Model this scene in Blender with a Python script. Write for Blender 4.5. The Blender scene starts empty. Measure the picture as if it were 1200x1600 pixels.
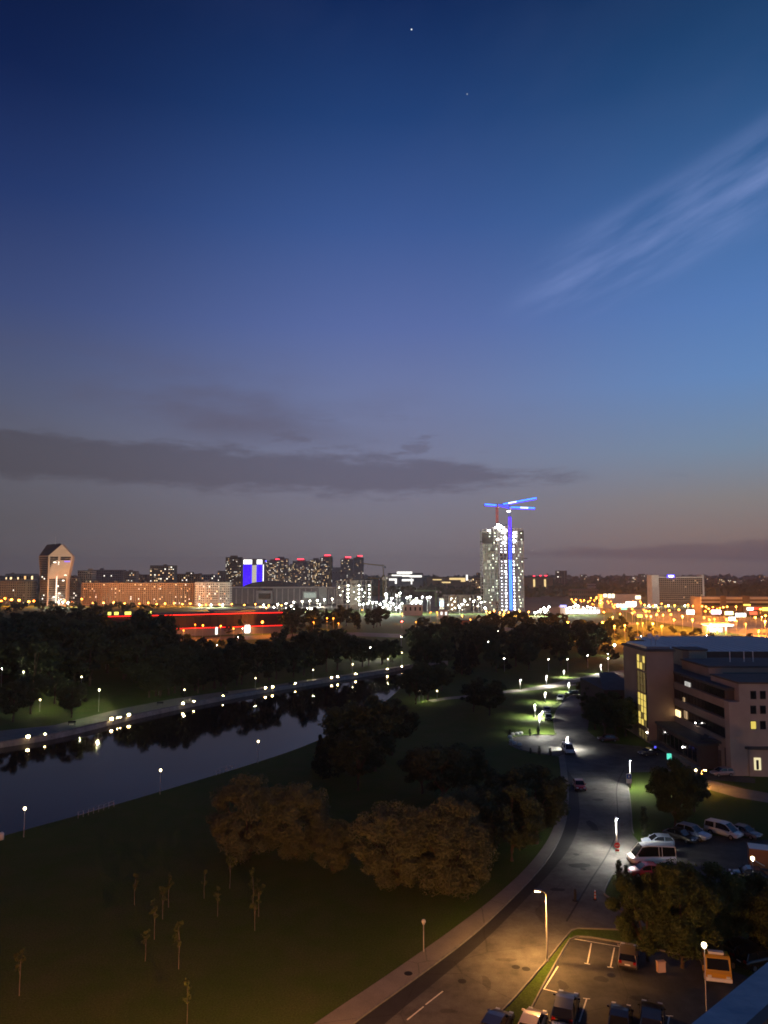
import bpy, math, random
import numpy as np
from mathutils import Vector, Matrix
from mathutils.geometry import delaunay_2d_cdt

R = math.radians
HAZE = 0.000075
SC = bpy.context.scene
COL = SC.collection

# ------------------------------------------------------------------ camera
CAMZ = 37.0
F = 1155.0                      # focal length in pixels of the 1200 x 1600 photograph
PITCH = math.atan(100.0 / F)    # horizon sits at row 900
cam = bpy.data.cameras.new('camera')
cam.sensor_fit = 'VERTICAL'; cam.sensor_height = 36.0; cam.lens = F / 1600 * 36.0
cam.clip_start = 0.1; cam.clip_end = 30000
camo = bpy.data.objects.new('camera', cam); COL.objects.link(camo)
camo.location = (0, 0, CAMZ); camo.rotation_euler = (R(90) + PITCH, 0, 0)
SC.camera = camo

# ------------------------------------------------------------------ render / exposure
SC.view_settings.view_transform = 'Standard'; SC.view_settings.look = 'None'
SC.view_settings.exposure = 0.0; SC.view_settings.gamma = 1.0
SC.render.engine = 'CYCLES'
SC.cycles.use_denoising = True
try: SC.cycles.denoiser = 'OPENIMAGEDENOISE'
except Exception: pass
SC.cycles.use_light_tree = True
SC.cycles.use_adaptive_sampling = True; SC.cycles.adaptive_threshold = 0.02
SC.cycles.max_bounces = 4; SC.cycles.diffuse_bounces = 1; SC.cycles.glossy_bounces = 2; SC.cycles.volume_bounces = 0
SC.cycles.transparent_max_bounces = 8; SC.cycles.caustics_reflective = False; SC.cycles.caustics_refractive = False
SC.cycles.sample_clamp_indirect = 4.0
SC.cycles.pixel_filter_type = 'BLACKMAN_HARRIS'; SC.cycles.filter_width = 1.75

# ------------------------------------------------------------------ sky: late dusk, afterglow to the west (right)
def lin(c):
    return tuple(((v / 255) / 12.92 if v <= 10 else ((v / 255 + 0.055) / 1.055) ** 2.4) for v in c)

def ray(x, y):
    u = (x - 600) / F; v = (800 - y) / F
    return Vector((u, math.cos(PITCH) - v * math.sin(PITCH), math.sin(PITCH) + v * math.cos(PITCH)))

W = bpy.data.worlds.new('World'); SC.world = W; W.use_nodes = True
def build_world():
    nt = W.node_tree; N = nt.nodes; L = nt.links
    N.clear()
    def nd(t, **k):
        n = N.new(t)
        for a, b in k.items(): setattr(n, a, b)
        return n
    def math_(op, a, b=None, c=None, clamp=False):
        n = nd('ShaderNodeMath', operation=op); n.use_clamp = clamp
        for i, v in enumerate((a, b, c)):
            if v is None: continue
            if isinstance(v, (int, float)): n.inputs[i].default_value = v
            else: L.new(v, n.inputs[i])
        return n.outputs[0]
    def smooth(v, a, b, c=0.0, d=1.0):
        n = nd('ShaderNodeMapRange', interpolation_type='SMOOTHSTEP')
        L.new(v, n.inputs['Value'])
        for k, x in zip(('From Min', 'From Max', 'To Min', 'To Max'), (a, b, c, d)): n.inputs[k].default_value = x
        return n.outputs[0]
    def ramp(v, stops):
        n = nd('ShaderNodeValToRGB'); L.new(v, n.inputs[0])
        e = n.color_ramp.elements
        while len(e) > 1: e.remove(e[-1])
        for i, (p, c) in enumerate(stops):
            q = e[0] if i == 0 else e.new(p / 90.0)
            q.position = p / 90.0; q.color = (*lin(c), 1)
        return n.outputs[0]
    def mix(fac, a, b, mode='MIX'):
        n = nd('ShaderNodeMix', data_type='RGBA', blend_type=mode)
        if isinstance(fac, (int, float)): n.inputs[0].default_value = fac
        else: L.new(fac, n.inputs[0])
        for i, v in ((6, a), (7, b)):
            if isinstance(v, tuple): n.inputs[i].default_value = (*v, 1)
            else: L.new(v, n.inputs[i])
        return n.outputs[2]
    tc = nd('ShaderNodeTexCoord'); sx = nd('ShaderNodeSeparateXYZ'); L.new(tc.outputs['Generated'], sx.inputs[0])
    x, y, z = sx.outputs
    el = math_('MULTIPLY', math_('ARCSINE', z), 180 / math.pi)           # degrees above the horizon
    az = math_('MULTIPLY', math_('ARCTAN2', x, y), 180 / math.pi)        # degrees, 0 = straight ahead
    e01 = math_('DIVIDE', math_('MAXIMUM', el, 0.0), 90.0)
    east = ramp(e01, SKY_EAST); mid = ramp(e01, SKY_MID); west = ramp(e01, SKY_WEST)
    t1 = smooth(az, -32, 2); t2 = smooth(az, 0, 30)
    sky = mix(t2, mix(t1, east, mid), west)
    # clouds: a long dusky bank low over the city, thin streaks higher up in the west
    def cvec(sxx, syy, rot=0.0, off=0.0):
        cb = nd('ShaderNodeCombineXYZ'); L.new(az, cb.inputs[0]); L.new(el, cb.inputs[1]); cb.inputs[2].default_value = off
        m = nd('ShaderNodeMapping'); m.vector_type = 'TEXTURE'
        m.inputs['Rotation'].default_value = (0, 0, R(rot)); m.inputs['Scale'].default_value = (sxx, syy, 1)
        L.new(cb.outputs[0], m.inputs[0]); return m.outputs[0]
    def noise(vec, scale, det=5, rough=0.55):
        n = nd('ShaderNodeTexNoise'); L.new(vec, n.inputs['Vector'])
        n.inputs['Scale'].default_value = scale; n.inputs['Detail'].default_value = det; n.inputs['Roughness'].default_value = rough
        return n.outputs['Fac']
    n1 = math_('SUBTRACT', noise(cvec(3.2, 0.75), 0.5, 9, 0.7), 0.5)
    elc = math_('SUBTRACT', el, math_('ADD', 7.75, math_('MULTIPLY', az, -0.024)))
    half = smooth(az, -2, 15.5, 1.75, 0.25)
    edge = math_('SUBTRACT', half, math_('ABSOLUTE', elc))
    edge = math_('ADD', edge, math_('MULTIPLY', n1, 4.2))
    bank = math_('MULTIPLY', smooth(edge, -0.3, 0.8), smooth(az, 16.5, 13.5))
    sky = mix(math_('MULTIPLY', bank, 0.62), sky, mix(t1, lin((64, 60, 68)), lin((76, 73, 90))))
    # soft upper veil on the left
    n2 = noise(cvec(7.0, 2.2, 0, 3.0), 0.35, 5)
    veil = math_('MULTIPLY', smooth(n2, 0.42, 0.72), math_('MULTIPLY', smooth(el, 9, 12), smooth(el, 18, 13)))
    veil = math_('MULTIPLY', veil, smooth(az, 9, -12))
    sky = mix(math_('MULTIPLY', veil, 0.6), sky, lin((80, 74, 88)))
    n4 = noise(cvec(3.4, 0.8, 0, 21.0), 0.75, 7, 0.62)
    brk = math_('MULTIPLY', smooth(n4, 0.56, 0.68), math_('MULTIPLY', smooth(el, 8.3, 9.4), smooth(el, 13.5, 10.5)))
    brk = math_('MULTIPLY', brk, math_('MULTIPLY', smooth(az, -16, -6), smooth(az, 15, 8)))
    sky = mix(math_('MULTIPLY', brk, 0.45), sky, lin((82, 80, 98)))
    # low far bank at the right horizon
    edge2 = math_('ADD', math_('SUBTRACT', smooth(az, 6, 26, 0.1, 0.75), math_('ABSOLUTE', math_('SUBTRACT', el, 1.7))), math_('MULTIPLY', n1, 1.4))
    sky = mix(math_('MULTIPLY', math_('MULTIPLY', smooth(edge2, -0.15, 0.4), smooth(az, 4, 11)), 0.62), sky, lin((84, 72, 82)))
    # small dark slivers right of the bank
    edge3 = math_('ADD', math_('SUBTRACT', 0.15, math_('ABSOLUTE', math_('SUBTRACT', el, 7.3))), math_('MULTIPLY', math_('SUBTRACT', noise(cvec(4.0, 0.7, 0, 9.0), 0.8, 4), 0.5), 2.2))
    sky = mix(math_('MULTIPLY', math_('MULTIPLY', smooth(edge3, 0.0, 0.3), smooth(az, 20, 25)), 0.5), sky, lin((86, 94, 116)))
    # high streaks
    vw = cvec(12.0, 1.9, 21, 5.0)
    ww = smooth(noise(vw, 0.8, 6, 0.55), 0.36, 0.72)
    dd = math_('SUBTRACT', el, math_('ADD', 16.2, math_('MULTIPLY', az, 0.36)))
    reg = math_('MULTIPLY', smooth(math_('ABSOLUTE', dd), 4.6, 0.3), math_('MULTIPLY', smooth(az, 8, 17), smooth(el, 17.5, 20.5)))
    sky = mix(math_('MULTIPLY', math_('MULTIPLY', ww, reg), 0.5), sky, lin((128, 146, 198)))
    hz = math_('MULTIPLY', smooth(noise(cvec(9.0, 4.0, 20, 12.0), 0.3, 4), 0.45, 0.75), smooth(el, 20, 30))
    sky = mix(math_('MULTIPLY', hz, 0.12), sky, lin((80, 92, 140)))
    # physical dusk sky adds the afterglow
    sk = nd('ShaderNodeTexSky', sky_type='NISHITA'); sk.sun_disc = False
    sk.sun_elevation = R(-5.0); sk.sun_rotation = R(62.0); sk.altitude = 200
    sky = mix(0.05, sky, sk.outputs[0], 'ADD')
    # two faint stars
    for (sxp, syp, ss) in ((643, 46, 1.0), (730, 147, 0.25)):
        dv = ray(sxp, syp).normalized()
        dp = nd('ShaderNodeVectorMath', operation='DOT_PRODUCT'); L.new(tc.outputs['Generated'], dp.inputs[0]); dp.inputs[1].default_value = dv
        st = smooth(dp.outputs['Value'], math.cos(R(0.06)), math.cos(R(0.02)), 0.0, ss)
        sky = mix(st, sky, (1.0, 1.0, 1.0))
    bg = nd('ShaderNodeBackground'); L.new(sky, bg.inputs[0]); bg.inputs[1].default_value = 1.2
    out = nd('ShaderNodeOutputWorld'); L.new(bg.outputs[0], out.inputs[0])
SKY_EAST = [(0, (86, 80, 84)), (4, (82, 80, 86)), (9, (86, 88, 100)), (14, (72, 80, 108)), (19, (54, 68, 110)), (26, (30, 49, 95)), (33, (11, 29, 70)), (42, (3, 14, 46)), (90, (1, 5, 20))]
SKY_MID = [(0, (104, 95, 100)), (4, (108, 105, 116)), (9, (108, 113, 138)), (14, (99, 111, 150)), (19, (81, 99, 151)), (26, (54, 81, 136)), (33, (29, 59, 109)), (40, (11, 35, 79)), (90, (2, 10, 34))]
SKY_WEST = [(0, (98, 86, 90)), (3, (118, 104, 102)), (5.5, (118, 116, 118)), (9, (104, 126, 150)), (14, (88, 124, 172)), (19, (76, 113, 168)), (26, (54, 93, 144)), (33, (29, 67, 111)), (40, (11, 42, 79)), (90, (2, 12, 36))]
build_world()

# ------------------------------------------------------------------ pixel helpers (a pixel is a direction, distance comes from the ground it stands on)
def P(x, y, z=0.0):
    d = ray(x, y); t = (z - CAMZ) / d.z
    return Vector((d.x * t, d.y * t, z))
def PY(x, y, Y):
    d = ray(x, y); t = Y / d.y
    return Vector((d.x * t, Y, CAMZ + d.z * t))
def px(x, Y): return PY(x, 905, Y).x
def pz(y, Y): return PY(600, y, Y).z

# ------------------------------------------------------------------ materials
MAT = {}
def mat(name, col, rough=0.8, metal=0.0, var=0.0, scale=3.0, spec=0.3, bump=0.0, bscale=20.0, emit=None, estr=0.0, objvar=0.0, transl=0.0, coat=0.0):
    if name in MAT: return MAT[name]
    m = bpy.data.materials.new(name); m.use_nodes = True; MAT[name] = m
    nt = m.node_tree; N = nt.nodes; L = nt.links
    b = N['Principled BSDF']
    b.inputs['Roughness'].default_value = rough; b.inputs['Metallic'].default_value = metal
    b.inputs['Specular IOR Level'].default_value = spec
    b.inputs['Coat Weight'].default_value = coat
    b.inputs['Base Color'].default_value = (*col, 1)
    c_out = None
    if var > 0:
        tc = N.new('ShaderNodeTexCoord')
        n = N.new('ShaderNodeTexNoise'); n.inputs['Scale'].default_value = scale; n.inputs['Detail'].default_value = 6; n.inputs['Roughness'].default_value = 0.65
        L.new(tc.outputs['Object'], n.inputs['Vector'])
        mr = N.new('ShaderNodeMapRange'); mr.inputs['From Min'].default_value = 0.3; mr.inputs['From Max'].default_value = 0.7
        mr.inputs['To Min'].default_value = 1 - var; mr.inputs['To Max'].default_value = 1 + var
        L.new(n.outputs['Fac'], mr.inputs['Value'])
        mx = N.new('ShaderNodeVectorMath'); mx.operation = 'SCALE'; mx.inputs[0].default_value = col
        L.new(mr.outputs[0], mx.inputs['Scale']); c_out = mx.outputs[0]
    if objvar > 0:
        oi = N.new('ShaderNodeObjectInfo'); mr = N.new('ShaderNodeMapRange')
        mr.inputs['To Min'].default_value = 1 - objvar; mr.inputs['To Max'].default_value = 1 + objvar
        L.new(oi.outputs['Random'], mr.inputs['Value'])
        mx = N.new('ShaderNodeVectorMath'); mx.operation = 'SCALE'
        if c_out: L.new(c_out, mx.inputs[0])
        else: mx.inputs[0].default_value = col
        L.new(mr.outputs[0], mx.inputs['Scale']); c_out = mx.outputs[0]
    if c_out: L.new(c_out, b.inputs['Base Color'])
    if bump > 0:
        tc = N.new('ShaderNodeTexCoord'); n = N.new('ShaderNodeTexNoise'); n.inputs['Scale'].default_value = bscale; n.inputs['Detail'].default_value = 4
        L.new(tc.outputs['Object'], n.inputs['Vector'])
        bp = N.new('ShaderNodeBump'); bp.inputs['Strength'].default_value = bump; bp.inputs['Distance'].default_value = 0.05
        L.new(n.outputs['Fac'], bp.inputs['Height']); L.new(bp.outputs[0], b.inputs['Normal'])
    if emit:
        b.inputs['Emission Color'].default_value = (*emit, 1); b.inputs['Emission Strength'].default_value = estr
    if transl > 0:
        tr = N.new('ShaderNodeBsdfTranslucent'); ms = N.new('ShaderNodeMixShader'); ms.inputs[0].default_value = transl
        if c_out: L.new(c_out, tr.inputs[0])
        else: tr.inputs[0].default_value = (*col, 1)
        L.new(b.outputs[0], ms.inputs[1]); L.new(tr.outputs[0], ms.inputs[2]); L.new(ms.outputs[0], N['Material Output'].inputs[0])
    return m
def glow(name, col, s):
    return mat(name, (0.06, 0.06, 0.06), 0.4, emit=col, estr=s)

SODIUM = (1.0, 0.42, 0.07); WARM = (1.0, 0.78, 0.42); WHITE = (1.0, 0.95, 0.82); COOL = (0.9, 0.97, 1.0)

# ------------------------------------------------------------------ mesh helper
class MB:
    def __init__(s): s.v = []; s.f = []; s.m = []
    def add(s, vs, fs, mi=0):
        o = len(s.v); s.v += [tuple(v) for v in vs]; s.f += [tuple(i + o for i in f) for f in fs]; s.m += [mi] * len(fs); return s
    def box(s, c, d, rz=0.0, mi=0, M=None):
        hx, hy, hz = d[0] / 2, d[1] / 2, d[2] / 2
        vs = [Vector((x, y, z)) for z in (-hz, hz) for x, y in ((-hx, -hy), (hx, -hy), (hx, hy), (-hx, hy))]
        if rz: vs = [Matrix.Rotation(rz, 3, 'Z') @ v for v in vs]
        if M is not None: vs = [M @ v for v in vs]
        vs = [v + Vector(c) for v in vs]
        return s.add(vs, [(3, 2, 1, 0), (4, 5, 6, 7), (0, 1, 5, 4), (1, 2, 6, 5), (2, 3, 7, 6), (3, 0, 4, 7)], mi)
    def span(s, a, b, mi=0):
        a = Vector(a); b = Vector(b); return s.box((a + b) / 2, [abs(q) for q in (b - a)], mi=mi)
    def tube(s, pts, rad, n=8, mi=0, caps=True):
        pts = [Vector(p) for p in pts]
        if isinstance(rad, (int, float)): rad = [rad] * len(pts)
        vs = []
        for i, p in enumerate(pts):
            d = (pts[min(i + 1, len(pts) - 1)] - pts[max(i - 1, 0)]).normalized()
            u = d.cross(Vector((0, 0, 1)))
            if u.length < 0.05: u = d.cross(Vector((0, 1, 0)))
            u.normalize(); w = d.cross(u)
            for k in range(n):
                a = 2 * math.pi * k / n; vs.append(p + (u * math.cos(a) + w * math.sin(a)) * rad[i])
        fs = [(i * n + k, i * n + (k + 1) % n, (i + 1) * n + (k + 1) % n, (i + 1) * n + k) for i in range(len(pts) - 1) for k in range(n)]
        if caps:
            fs.append(tuple(range(n - 1, -1, -1))); fs.append(tuple(range((len(pts) - 1) * n, len(pts) * n)))
        return s.add(vs, fs, mi)
    def prism(s, poly, z0, z1, mi=0):
        n = len(poly); a = sum(poly[i][0] * poly[(i + 1) % n][1] - poly[(i + 1) % n][0] * poly[i][1] for i in range(n))
        if a < 0: poly = poly[::-1]
        vs = [(p[0], p[1], z0) for p in poly] + [(p[0], p[1], z1) for p in poly]
        fs = [tuple(range(n - 1, -1, -1)), tuple(range(n, 2 * n))] + [(i, (i + 1) % n, n + (i + 1) % n, n + i) for i in range(n)]
        return s.add(vs, fs, mi)
    def lathe(s, prof, n=12, c=(0, 0, 0), mi=0):
        vs = []; m = len(prof)
        for r, z in prof:
            for k in range(n):
                a = 2 * math.pi * k / n; vs.append((c[0] + r * math.cos(a), c[1] + r * math.sin(a), c[2] + z))
        fs = [(i * n + k, i * n + (k + 1) % n, (i + 1) * n + (k + 1) % n, (i + 1) * n + k) for i in range(m - 1) for k in range(n)]
        return s.add(vs, fs, mi)
    def mesh(s, name, mats, smooth=False):
        me = bpy.data.meshes.new(name); me.from_pydata(s.v, [], s.f)
        for m in (mats if isinstance(mats, (list, tuple)) else [mats]): me.materials.append(m)
        if len(me.materials) > 1: me.polygons.foreach_set('material_index', s.m)
        if smooth: me.polygons.foreach_set('use_smooth', [True] * len(me.polygons))
        me.update(); return me
    def build(s, name, mats, parent=None, smooth=False, kind=None):
        return link(name, s.mesh(name, mats, smooth), parent, kind)
def link(name, data, parent=None, kind=None):
    o = bpy.data.objects.new(name, data); COL.objects.link(o)
    if parent: o.parent = parent
    if kind: o['kind'] = kind
    return o
def tag(o, label, cat, group=None, kind=None):
    o['label'] = label; o['category'] = cat
    if group: o['group'] = group
    if kind: o['kind'] = kind
    return o
def thing(name, label, cat, loc=(0, 0, 0), rz=0.0, group=None):
    o = bpy.data.objects.new(name, None); COL.objects.link(o); o.empty_display_size = 0.3
    o.location = loc; o.rotation_euler = (0, 0, rz)
    return tag(o, label, cat, group)
def struct(o, label=None):
    o['kind'] = 'structure'
    if label: o['label'] = label
    return o
def copy_tree(o, parent=None):
    c = o.copy(); COL.objects.link(c); c.parent = parent
    for ch in list(o.children): copy_tree(ch, c)
    return c
def light(name, kind, loc, power, col, parent, radius=0.12, spot=150, blend=0.6, rot=(0, 0, 0)):
    l = bpy.data.lights.new(name, kind); l.energy = power; l.color = col; l.shadow_soft_size = radius
    if kind == 'SPOT': l.spot_size = R(spot); l.spot_blend = blend
    o = bpy.data.objects.new(name, l); COL.objects.link(o); o.location = loc; o.rotation_euler = rot; o.parent = parent
    return o

# ================================================================== GROUND, RIVER, ROADS
def in_poly(p, poly):
    x, y = p[0], p[1]; c = False; n = len(poly)
    for i in range(n):
        x1, y1 = poly[i][0], poly[i][1]; x2, y2 = poly[(i + 1) % n][0], poly[(i + 1) % n][1]
        if (y1 > y) != (y2 > y) and x < (x2 - x1) * (y - y1) / (y2 - y1) + x1: c = not c
    return c
def pts(l, z=0.0): return [P(a, b, z) for a, b in l]
def resample(l, step):
    out = []
    for a, b in zip(l[:-1], l[1:]):
        n = max(1, int((b - a).length / step))
        out += [a.lerp(b, i / n) for i in range(n)]
    return out + [l[-1]]
def smooth_line(l, it=2):
    for _ in range(it):
        o = [l[0]]
        for a, b in zip(l[:-1], l[1:]): o += [a.lerp(b, 0.25), a.lerp(b, 0.75)]
        l = o + [l[-1]]
    return l
def offset(l, d):
    out = []
    for i, p in enumerate(l):
        t = (l[min(i + 1, len(l) - 1)] - l[max(i - 1, 0)]); t.z = 0; t.normalize()
        out.append(p + Vector((-t.y, t.x, 0)) * d)
    return out

def grass_mat(name, col, dry, sc=0.18):
    m = bpy.data.materials.new(name); m.use_nodes = True; nt = m.node_tree; N = nt.nodes; L = nt.links; b = N['Principled BSDF']
    tc = N.new('ShaderNodeTexCoord')
    n1 = N.new('ShaderNodeTexNoise'); n1.inputs['Scale'].default_value = sc; n1.inputs['Detail'].default_value = 8; n1.inputs['Roughness'].default_value = 0.7
    n2 = N.new('ShaderNodeTexNoise'); n2.inputs['Scale'].default_value = 6.0; n2.inputs['Detail'].default_value = 5; n2.inputs['Roughness'].default_value = 0.75
    for n in (n1, n2): L.new(tc.outputs['Object'], n.inputs['Vector'])
    r = N.new('ShaderNodeValToRGB'); r.color_ramp.elements[0].position = 0.36; r.color_ramp.elements[1].position = 0.66
    r.color_ramp.elements[0].color = (*col, 1); r.color_ramp.elements[1].color = (*dry, 1)
    L.new(n1.outputs['Fac'], r.inputs[0])
    mr = N.new('ShaderNodeMapRange'); mr.inputs['From Min'].default_value = 0.3; mr.inputs['From Max'].default_value = 0.7; mr.inputs['To Min'].default_value = 0.45; mr.inputs['To Max'].default_value = 1.5
    L.new(n2.outputs['Fac'], mr.inputs[0])
    s = N.new('ShaderNodeVectorMath'); s.operation = 'SCALE'; L.new(r.outputs[0], s.inputs[0]); L.new(mr.outputs[0], s.inputs['Scale'])
    L.new(s.outputs[0], b.inputs['Base Color']); b.inputs['Roughness'].default_value = 0.95; b.inputs['Specular IOR Level'].default_value = 0.1
    bp = N.new('ShaderNodeBump'); bp.inputs['Strength'].default_value = 0.7; bp.inputs['Distance'].default_value = 0.12
    L.new(n2.outputs['Fac'], bp.inputs['Height']); L.new(bp.outputs[0], b.inputs['Normal'])
    return m
M_LAWN = grass_mat('lawn', (0.046, 0.086, 0.012), (0.068, 0.088, 0.024))

def asphalt_mat(name, col, wear=0.3, rough=0.75):
    m = bpy.data.materials.new(name); m.use_nodes = True; nt = m.node_tree; N = nt.nodes; L = nt.links; b = N['Principled BSDF']
    tc = N.new('ShaderNodeTexCoord')
    n1 = N.new('ShaderNodeTexNoise'); n1.inputs['Scale'].default_value = 0.35; n1.inputs['Detail'].default_value = 7; n1.inputs['Roughness'].default_value = 0.7
    n2 = N.new('ShaderNodeTexNoise'); n2.inputs['Scale'].default_value = 9.0; n2.inputs['Detail'].default_value = 4
    vo = N.new('ShaderNodeTexVoronoi'); vo.feature = 'DISTANCE_TO_EDGE'; vo.inputs['Scale'].default_value = 0.12
    mp = N.new('ShaderNodeMixRGB'); mp.inputs[0].default_value = 0.25
    L.new(tc.outputs['Object'], mp.inputs[1]); L.new(n1.outputs['Color'], mp.inputs[2]); L.new(mp.outputs[0], vo.inputs['Vector'])
    for n in (n1, n2): L.new(tc.outputs['Object'], n.inputs['Vector'])
    a = N.new('ShaderNodeMapRange'); a.inputs['From Min'].default_value = 0.3; a.inputs['From Max'].default_value = 0.7; a.inputs['To Min'].default_value = 1 - wear; a.inputs['To Max'].default_value = 1 + wear
    c = N.new('ShaderNodeMapRange'); c.inputs['From Min'].default_value = 0.3; c.inputs['From Max'].default_value = 0.7; c.inputs['To Min'].default_value = 0.85; c.inputs['To Max'].default_value = 1.15
    L.new(n1.outputs['Fac'], a.inputs[0]); L.new(n2.outputs['Fac'], c.inputs[0])
    k = N.new('ShaderNodeMapRange'); k.inputs['From Min'].default_value = 0.0; k.inputs['From Max'].default_value = 0.006; k.inputs['To Min'].default_value = 0.62; k.inputs['To Max'].default_value = 1.0
    L.new(vo.outputs['Distance'], k.inputs[0])
    q = N.new('ShaderNodeMath'); q.operation = 'MULTIPLY'; L.new(a.outputs[0], q.inputs[0]); L.new(c.outputs[0], q.inputs[1])
    q2 = N.new('ShaderNodeMath'); q2.operation = 'MULTIPLY'; L.new(q.outputs[0], q2.inputs[0]); L.new(k.outputs[0], q2.inputs[1])
    s = N.new('ShaderNodeVectorMath'); s.operation = 'SCALE'; s.inputs[0].default_value = col; L.new(q2.outputs[0], s.inputs['Scale'])
    L.new(s.outputs[0], b.inputs['Base Color']); b.inputs['Roughness'].default_value = rough; b.inputs['Specular IOR Level'].default_value = 0.25
    return m
M_ASPH = asphalt_mat('asphalt', (0.088, 0.086, 0.082), 0.5)
M_ASPH_D = asphalt_mat('dark_asphalt', (0.030, 0.030, 0.031), 0.2)
M_ASPH_P = asphalt_mat('parking_asphalt', (0.060, 0.058, 0.054), 0.5)
M_PAVE = asphalt_mat('paving', (0.19, 0.175, 0.155), 0.18, 0.85)
M_CONC = mat('embankment_concrete', (0.26, 0.24, 0.21), 0.85, var=0.3, scale=0.6)
M_KERB = mat('kerb_stone', (0.17, 0.165, 0.155), 0.85, var=0.25, scale=1.5)
M_PAINT = mat('road_paint', (0.62, 0.61, 0.57), 0.7, var=0.25, scale=6)

far_bank = smooth_line(pts([(-300, 1222), (-60, 1172), (0, 1160), (85, 1148), (200, 1119), (300, 1098), (400, 1079), (500, 1063), (600, 1048), (640, 1040), (700, 1033)]), 2)
near_bank = smooth_line(pts([(700, 1040), (645, 1052), (628, 1075), (600, 1098), (560, 1128), (480, 1165), (400, 1192), (250, 1237), (130, 1272), (40, 1296), (-60, 1325), (-300, 1400)]), 2)
RIVER = far_bank + near_bank
def build_ground():
    nr = len(RIVER)
    vs = [Vector((p.x, p.y)) for p in RIVER]
    ed = [(i, (i + 1) % nr) for i in range(nr)]
    big = [(-9000, -300), (9000, -300), (9000, 12000), (-9000, 12000)]
    vs += [Vector(b) for b in big]; ed += [(nr + i, nr + (i + 1) % 4) for i in range(4)]
    for gx in range(-600, 601, 60):
        for gy in range(0, 1201, 60):
            vs.append(Vector((gx + 0.37, gy + 0.41)))
    r = delaunay_2d_cdt(vs, ed, [], 0, 1e-4)
    poly = [(p.x, p.y) for p in RIVER]
    m = MB(); m.v = [(v.x, v.y, 0.0) for v in r[0]]
    for f in r[2]:
        c = sum((Vector(r[0][i]) for i in f), Vector((0, 0))) / len(f)
        if not in_poly(c, poly): m.f.append(tuple(f)); m.m.append(0)
    g = m.build('ground', M_LAWN); struct(g)
    # bank faces
    b = MB(); n0 = len(far_bank)
    for ln, slope, nm, mt in ((far_bank, 0.5, 'river_embankment', M_CONC), (near_bank, 2.2, 'river_bank', M_LAWN)):
        b = MB(); low = offset(ln, -slope)
        for i in range(len(ln) - 1):
            a0, a1, c1, c0 = ln[i], ln[i + 1], low[i + 1], low[i]
            b.add([a0, a1, (c1.x, c1.y, -1.8), (c0.x, c0.y, -1.8)], [(0, 1, 2, 3), (3, 2, 1, 0)][:1])
        struct(b.build(nm, mt))
    # coping along the far embankment
    cp = MB(); inn = offset(far_bank, 0.55)
    for i in range(len(far_bank) - 1):
        a, c, d, e = far_bank[i], far_bank[i + 1], inn[i + 1], inn[i]
        vs8 = [(q.x, q.y, z) for z in (0.0, 0.22) for q in (a, c, d, e)]
        cp.add(vs8, [(3, 2, 1, 0), (4, 5, 6, 7), (0, 1, 5, 4), (1, 2, 6, 5), (2, 3, 7, 6), (3, 0, 4, 7)])
    struct(cp.build('embankment_coping', M_KERB))
build_ground()
def build_water():
    m = bpy.data.materials.new('river_water'); m.use_nodes = True; nt = m.node_tree; N = nt.nodes; L = nt.links; b = N['Principled BSDF']
    b.inputs['Base Color'].default_value = (0.006, 0.007, 0.008, 1); b.inputs['Roughness'].default_value = 0.05; b.inputs['IOR'].default_value = 1.33; b.inputs['Specular IOR Level'].default_value = 0.2
    tc = N.new('ShaderNodeTexCoord'); mp = N.new('ShaderNodeMapping'); mp.inputs['Scale'].default_value = (1, 0.6, 1); L.new(tc.outputs['Object'], mp.inputs[0])
    n = N.new('ShaderNodeTexNoise'); n.inputs['Scale'].default_value = 0.5; n.inputs['Detail'].default_value = 3; L.new(mp.outputs[0], n.inputs['Vector'])
    bp = N.new('ShaderNodeBump'); bp.inputs['Strength'].default_value = 0.16; bp.inputs['Distance'].default_value = 0.05
    L.new(n.outputs['Fac'], bp.inputs['Height']); L.new(bp.outputs[0], b.inputs['Normal'])
    w = MB(); fo = offset(far_bank, 1.5); no = offset(near_bank, 1.5)
    poly = fo + no
    r = delaunay_2d_cdt([Vector((p.x, p.y)) for p in poly], [(i, (i + 1) % len(poly)) for i in range(len(poly))], [], 1, 1e-4)
    w.v = [(v.x, v.y, -1.1) for v in r[0]]; w.f = [tuple(f) for f in r[2]]; w.m = [0] * len(w.f)
    struct(w.build('river_water', m))
build_water()

def sheet(name, poly, z, m, is_px=True, sm=0):
    l = pts(poly) if is_px else poly
    r = delaunay_2d_cdt([Vector((p[0], p[1])) for p in l], [(i, (i + 1) % len(l)) for i in range(len(l))], [], 1, 1e-4)
    b = MB(); b.v = [(v.x, v.y, z) for v in r[0]]; b.f = [tuple(f) for f in r[2]]; b.m = [0] * len(b.f)
    return struct(b.build(name, m))
def raised(name, line_a, line_b, h, m, z0=0.0):
    """a slab between two polylines, h thick"""
    n = min(len(line_a), len(line_b)); b = MB()
    for i in range(n - 1):
        q = (line_a[i], line_a[i + 1], line_b[i + 1], line_b[i])
        vs8 = [(p.x, p.y, z) for z in (z0, h) for p in q]
        b.add(vs8, [(3, 2, 1, 0), (4, 5, 6, 7), (0, 1, 5, 4), (1, 2, 6, 5), (2, 3, 7, 6), (3, 0, 4, 7)])
    return struct(b.build(name, m))
def along(l, n):
    d = [0.0]
    for a, b in zip(l[:-1], l[1:]): d.append(d[-1] + (b - a).length)
    out = []; j = 0
    for i in range(n):
        t = d[-1] * i / (n - 1)
        while j < len(l) - 2 and d[j + 1] < t: j += 1
        out.append(l[j].lerp(l[j + 1], (t - d[j]) / max(1e-6, d[j + 1] - d[j])))
    return out

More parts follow.
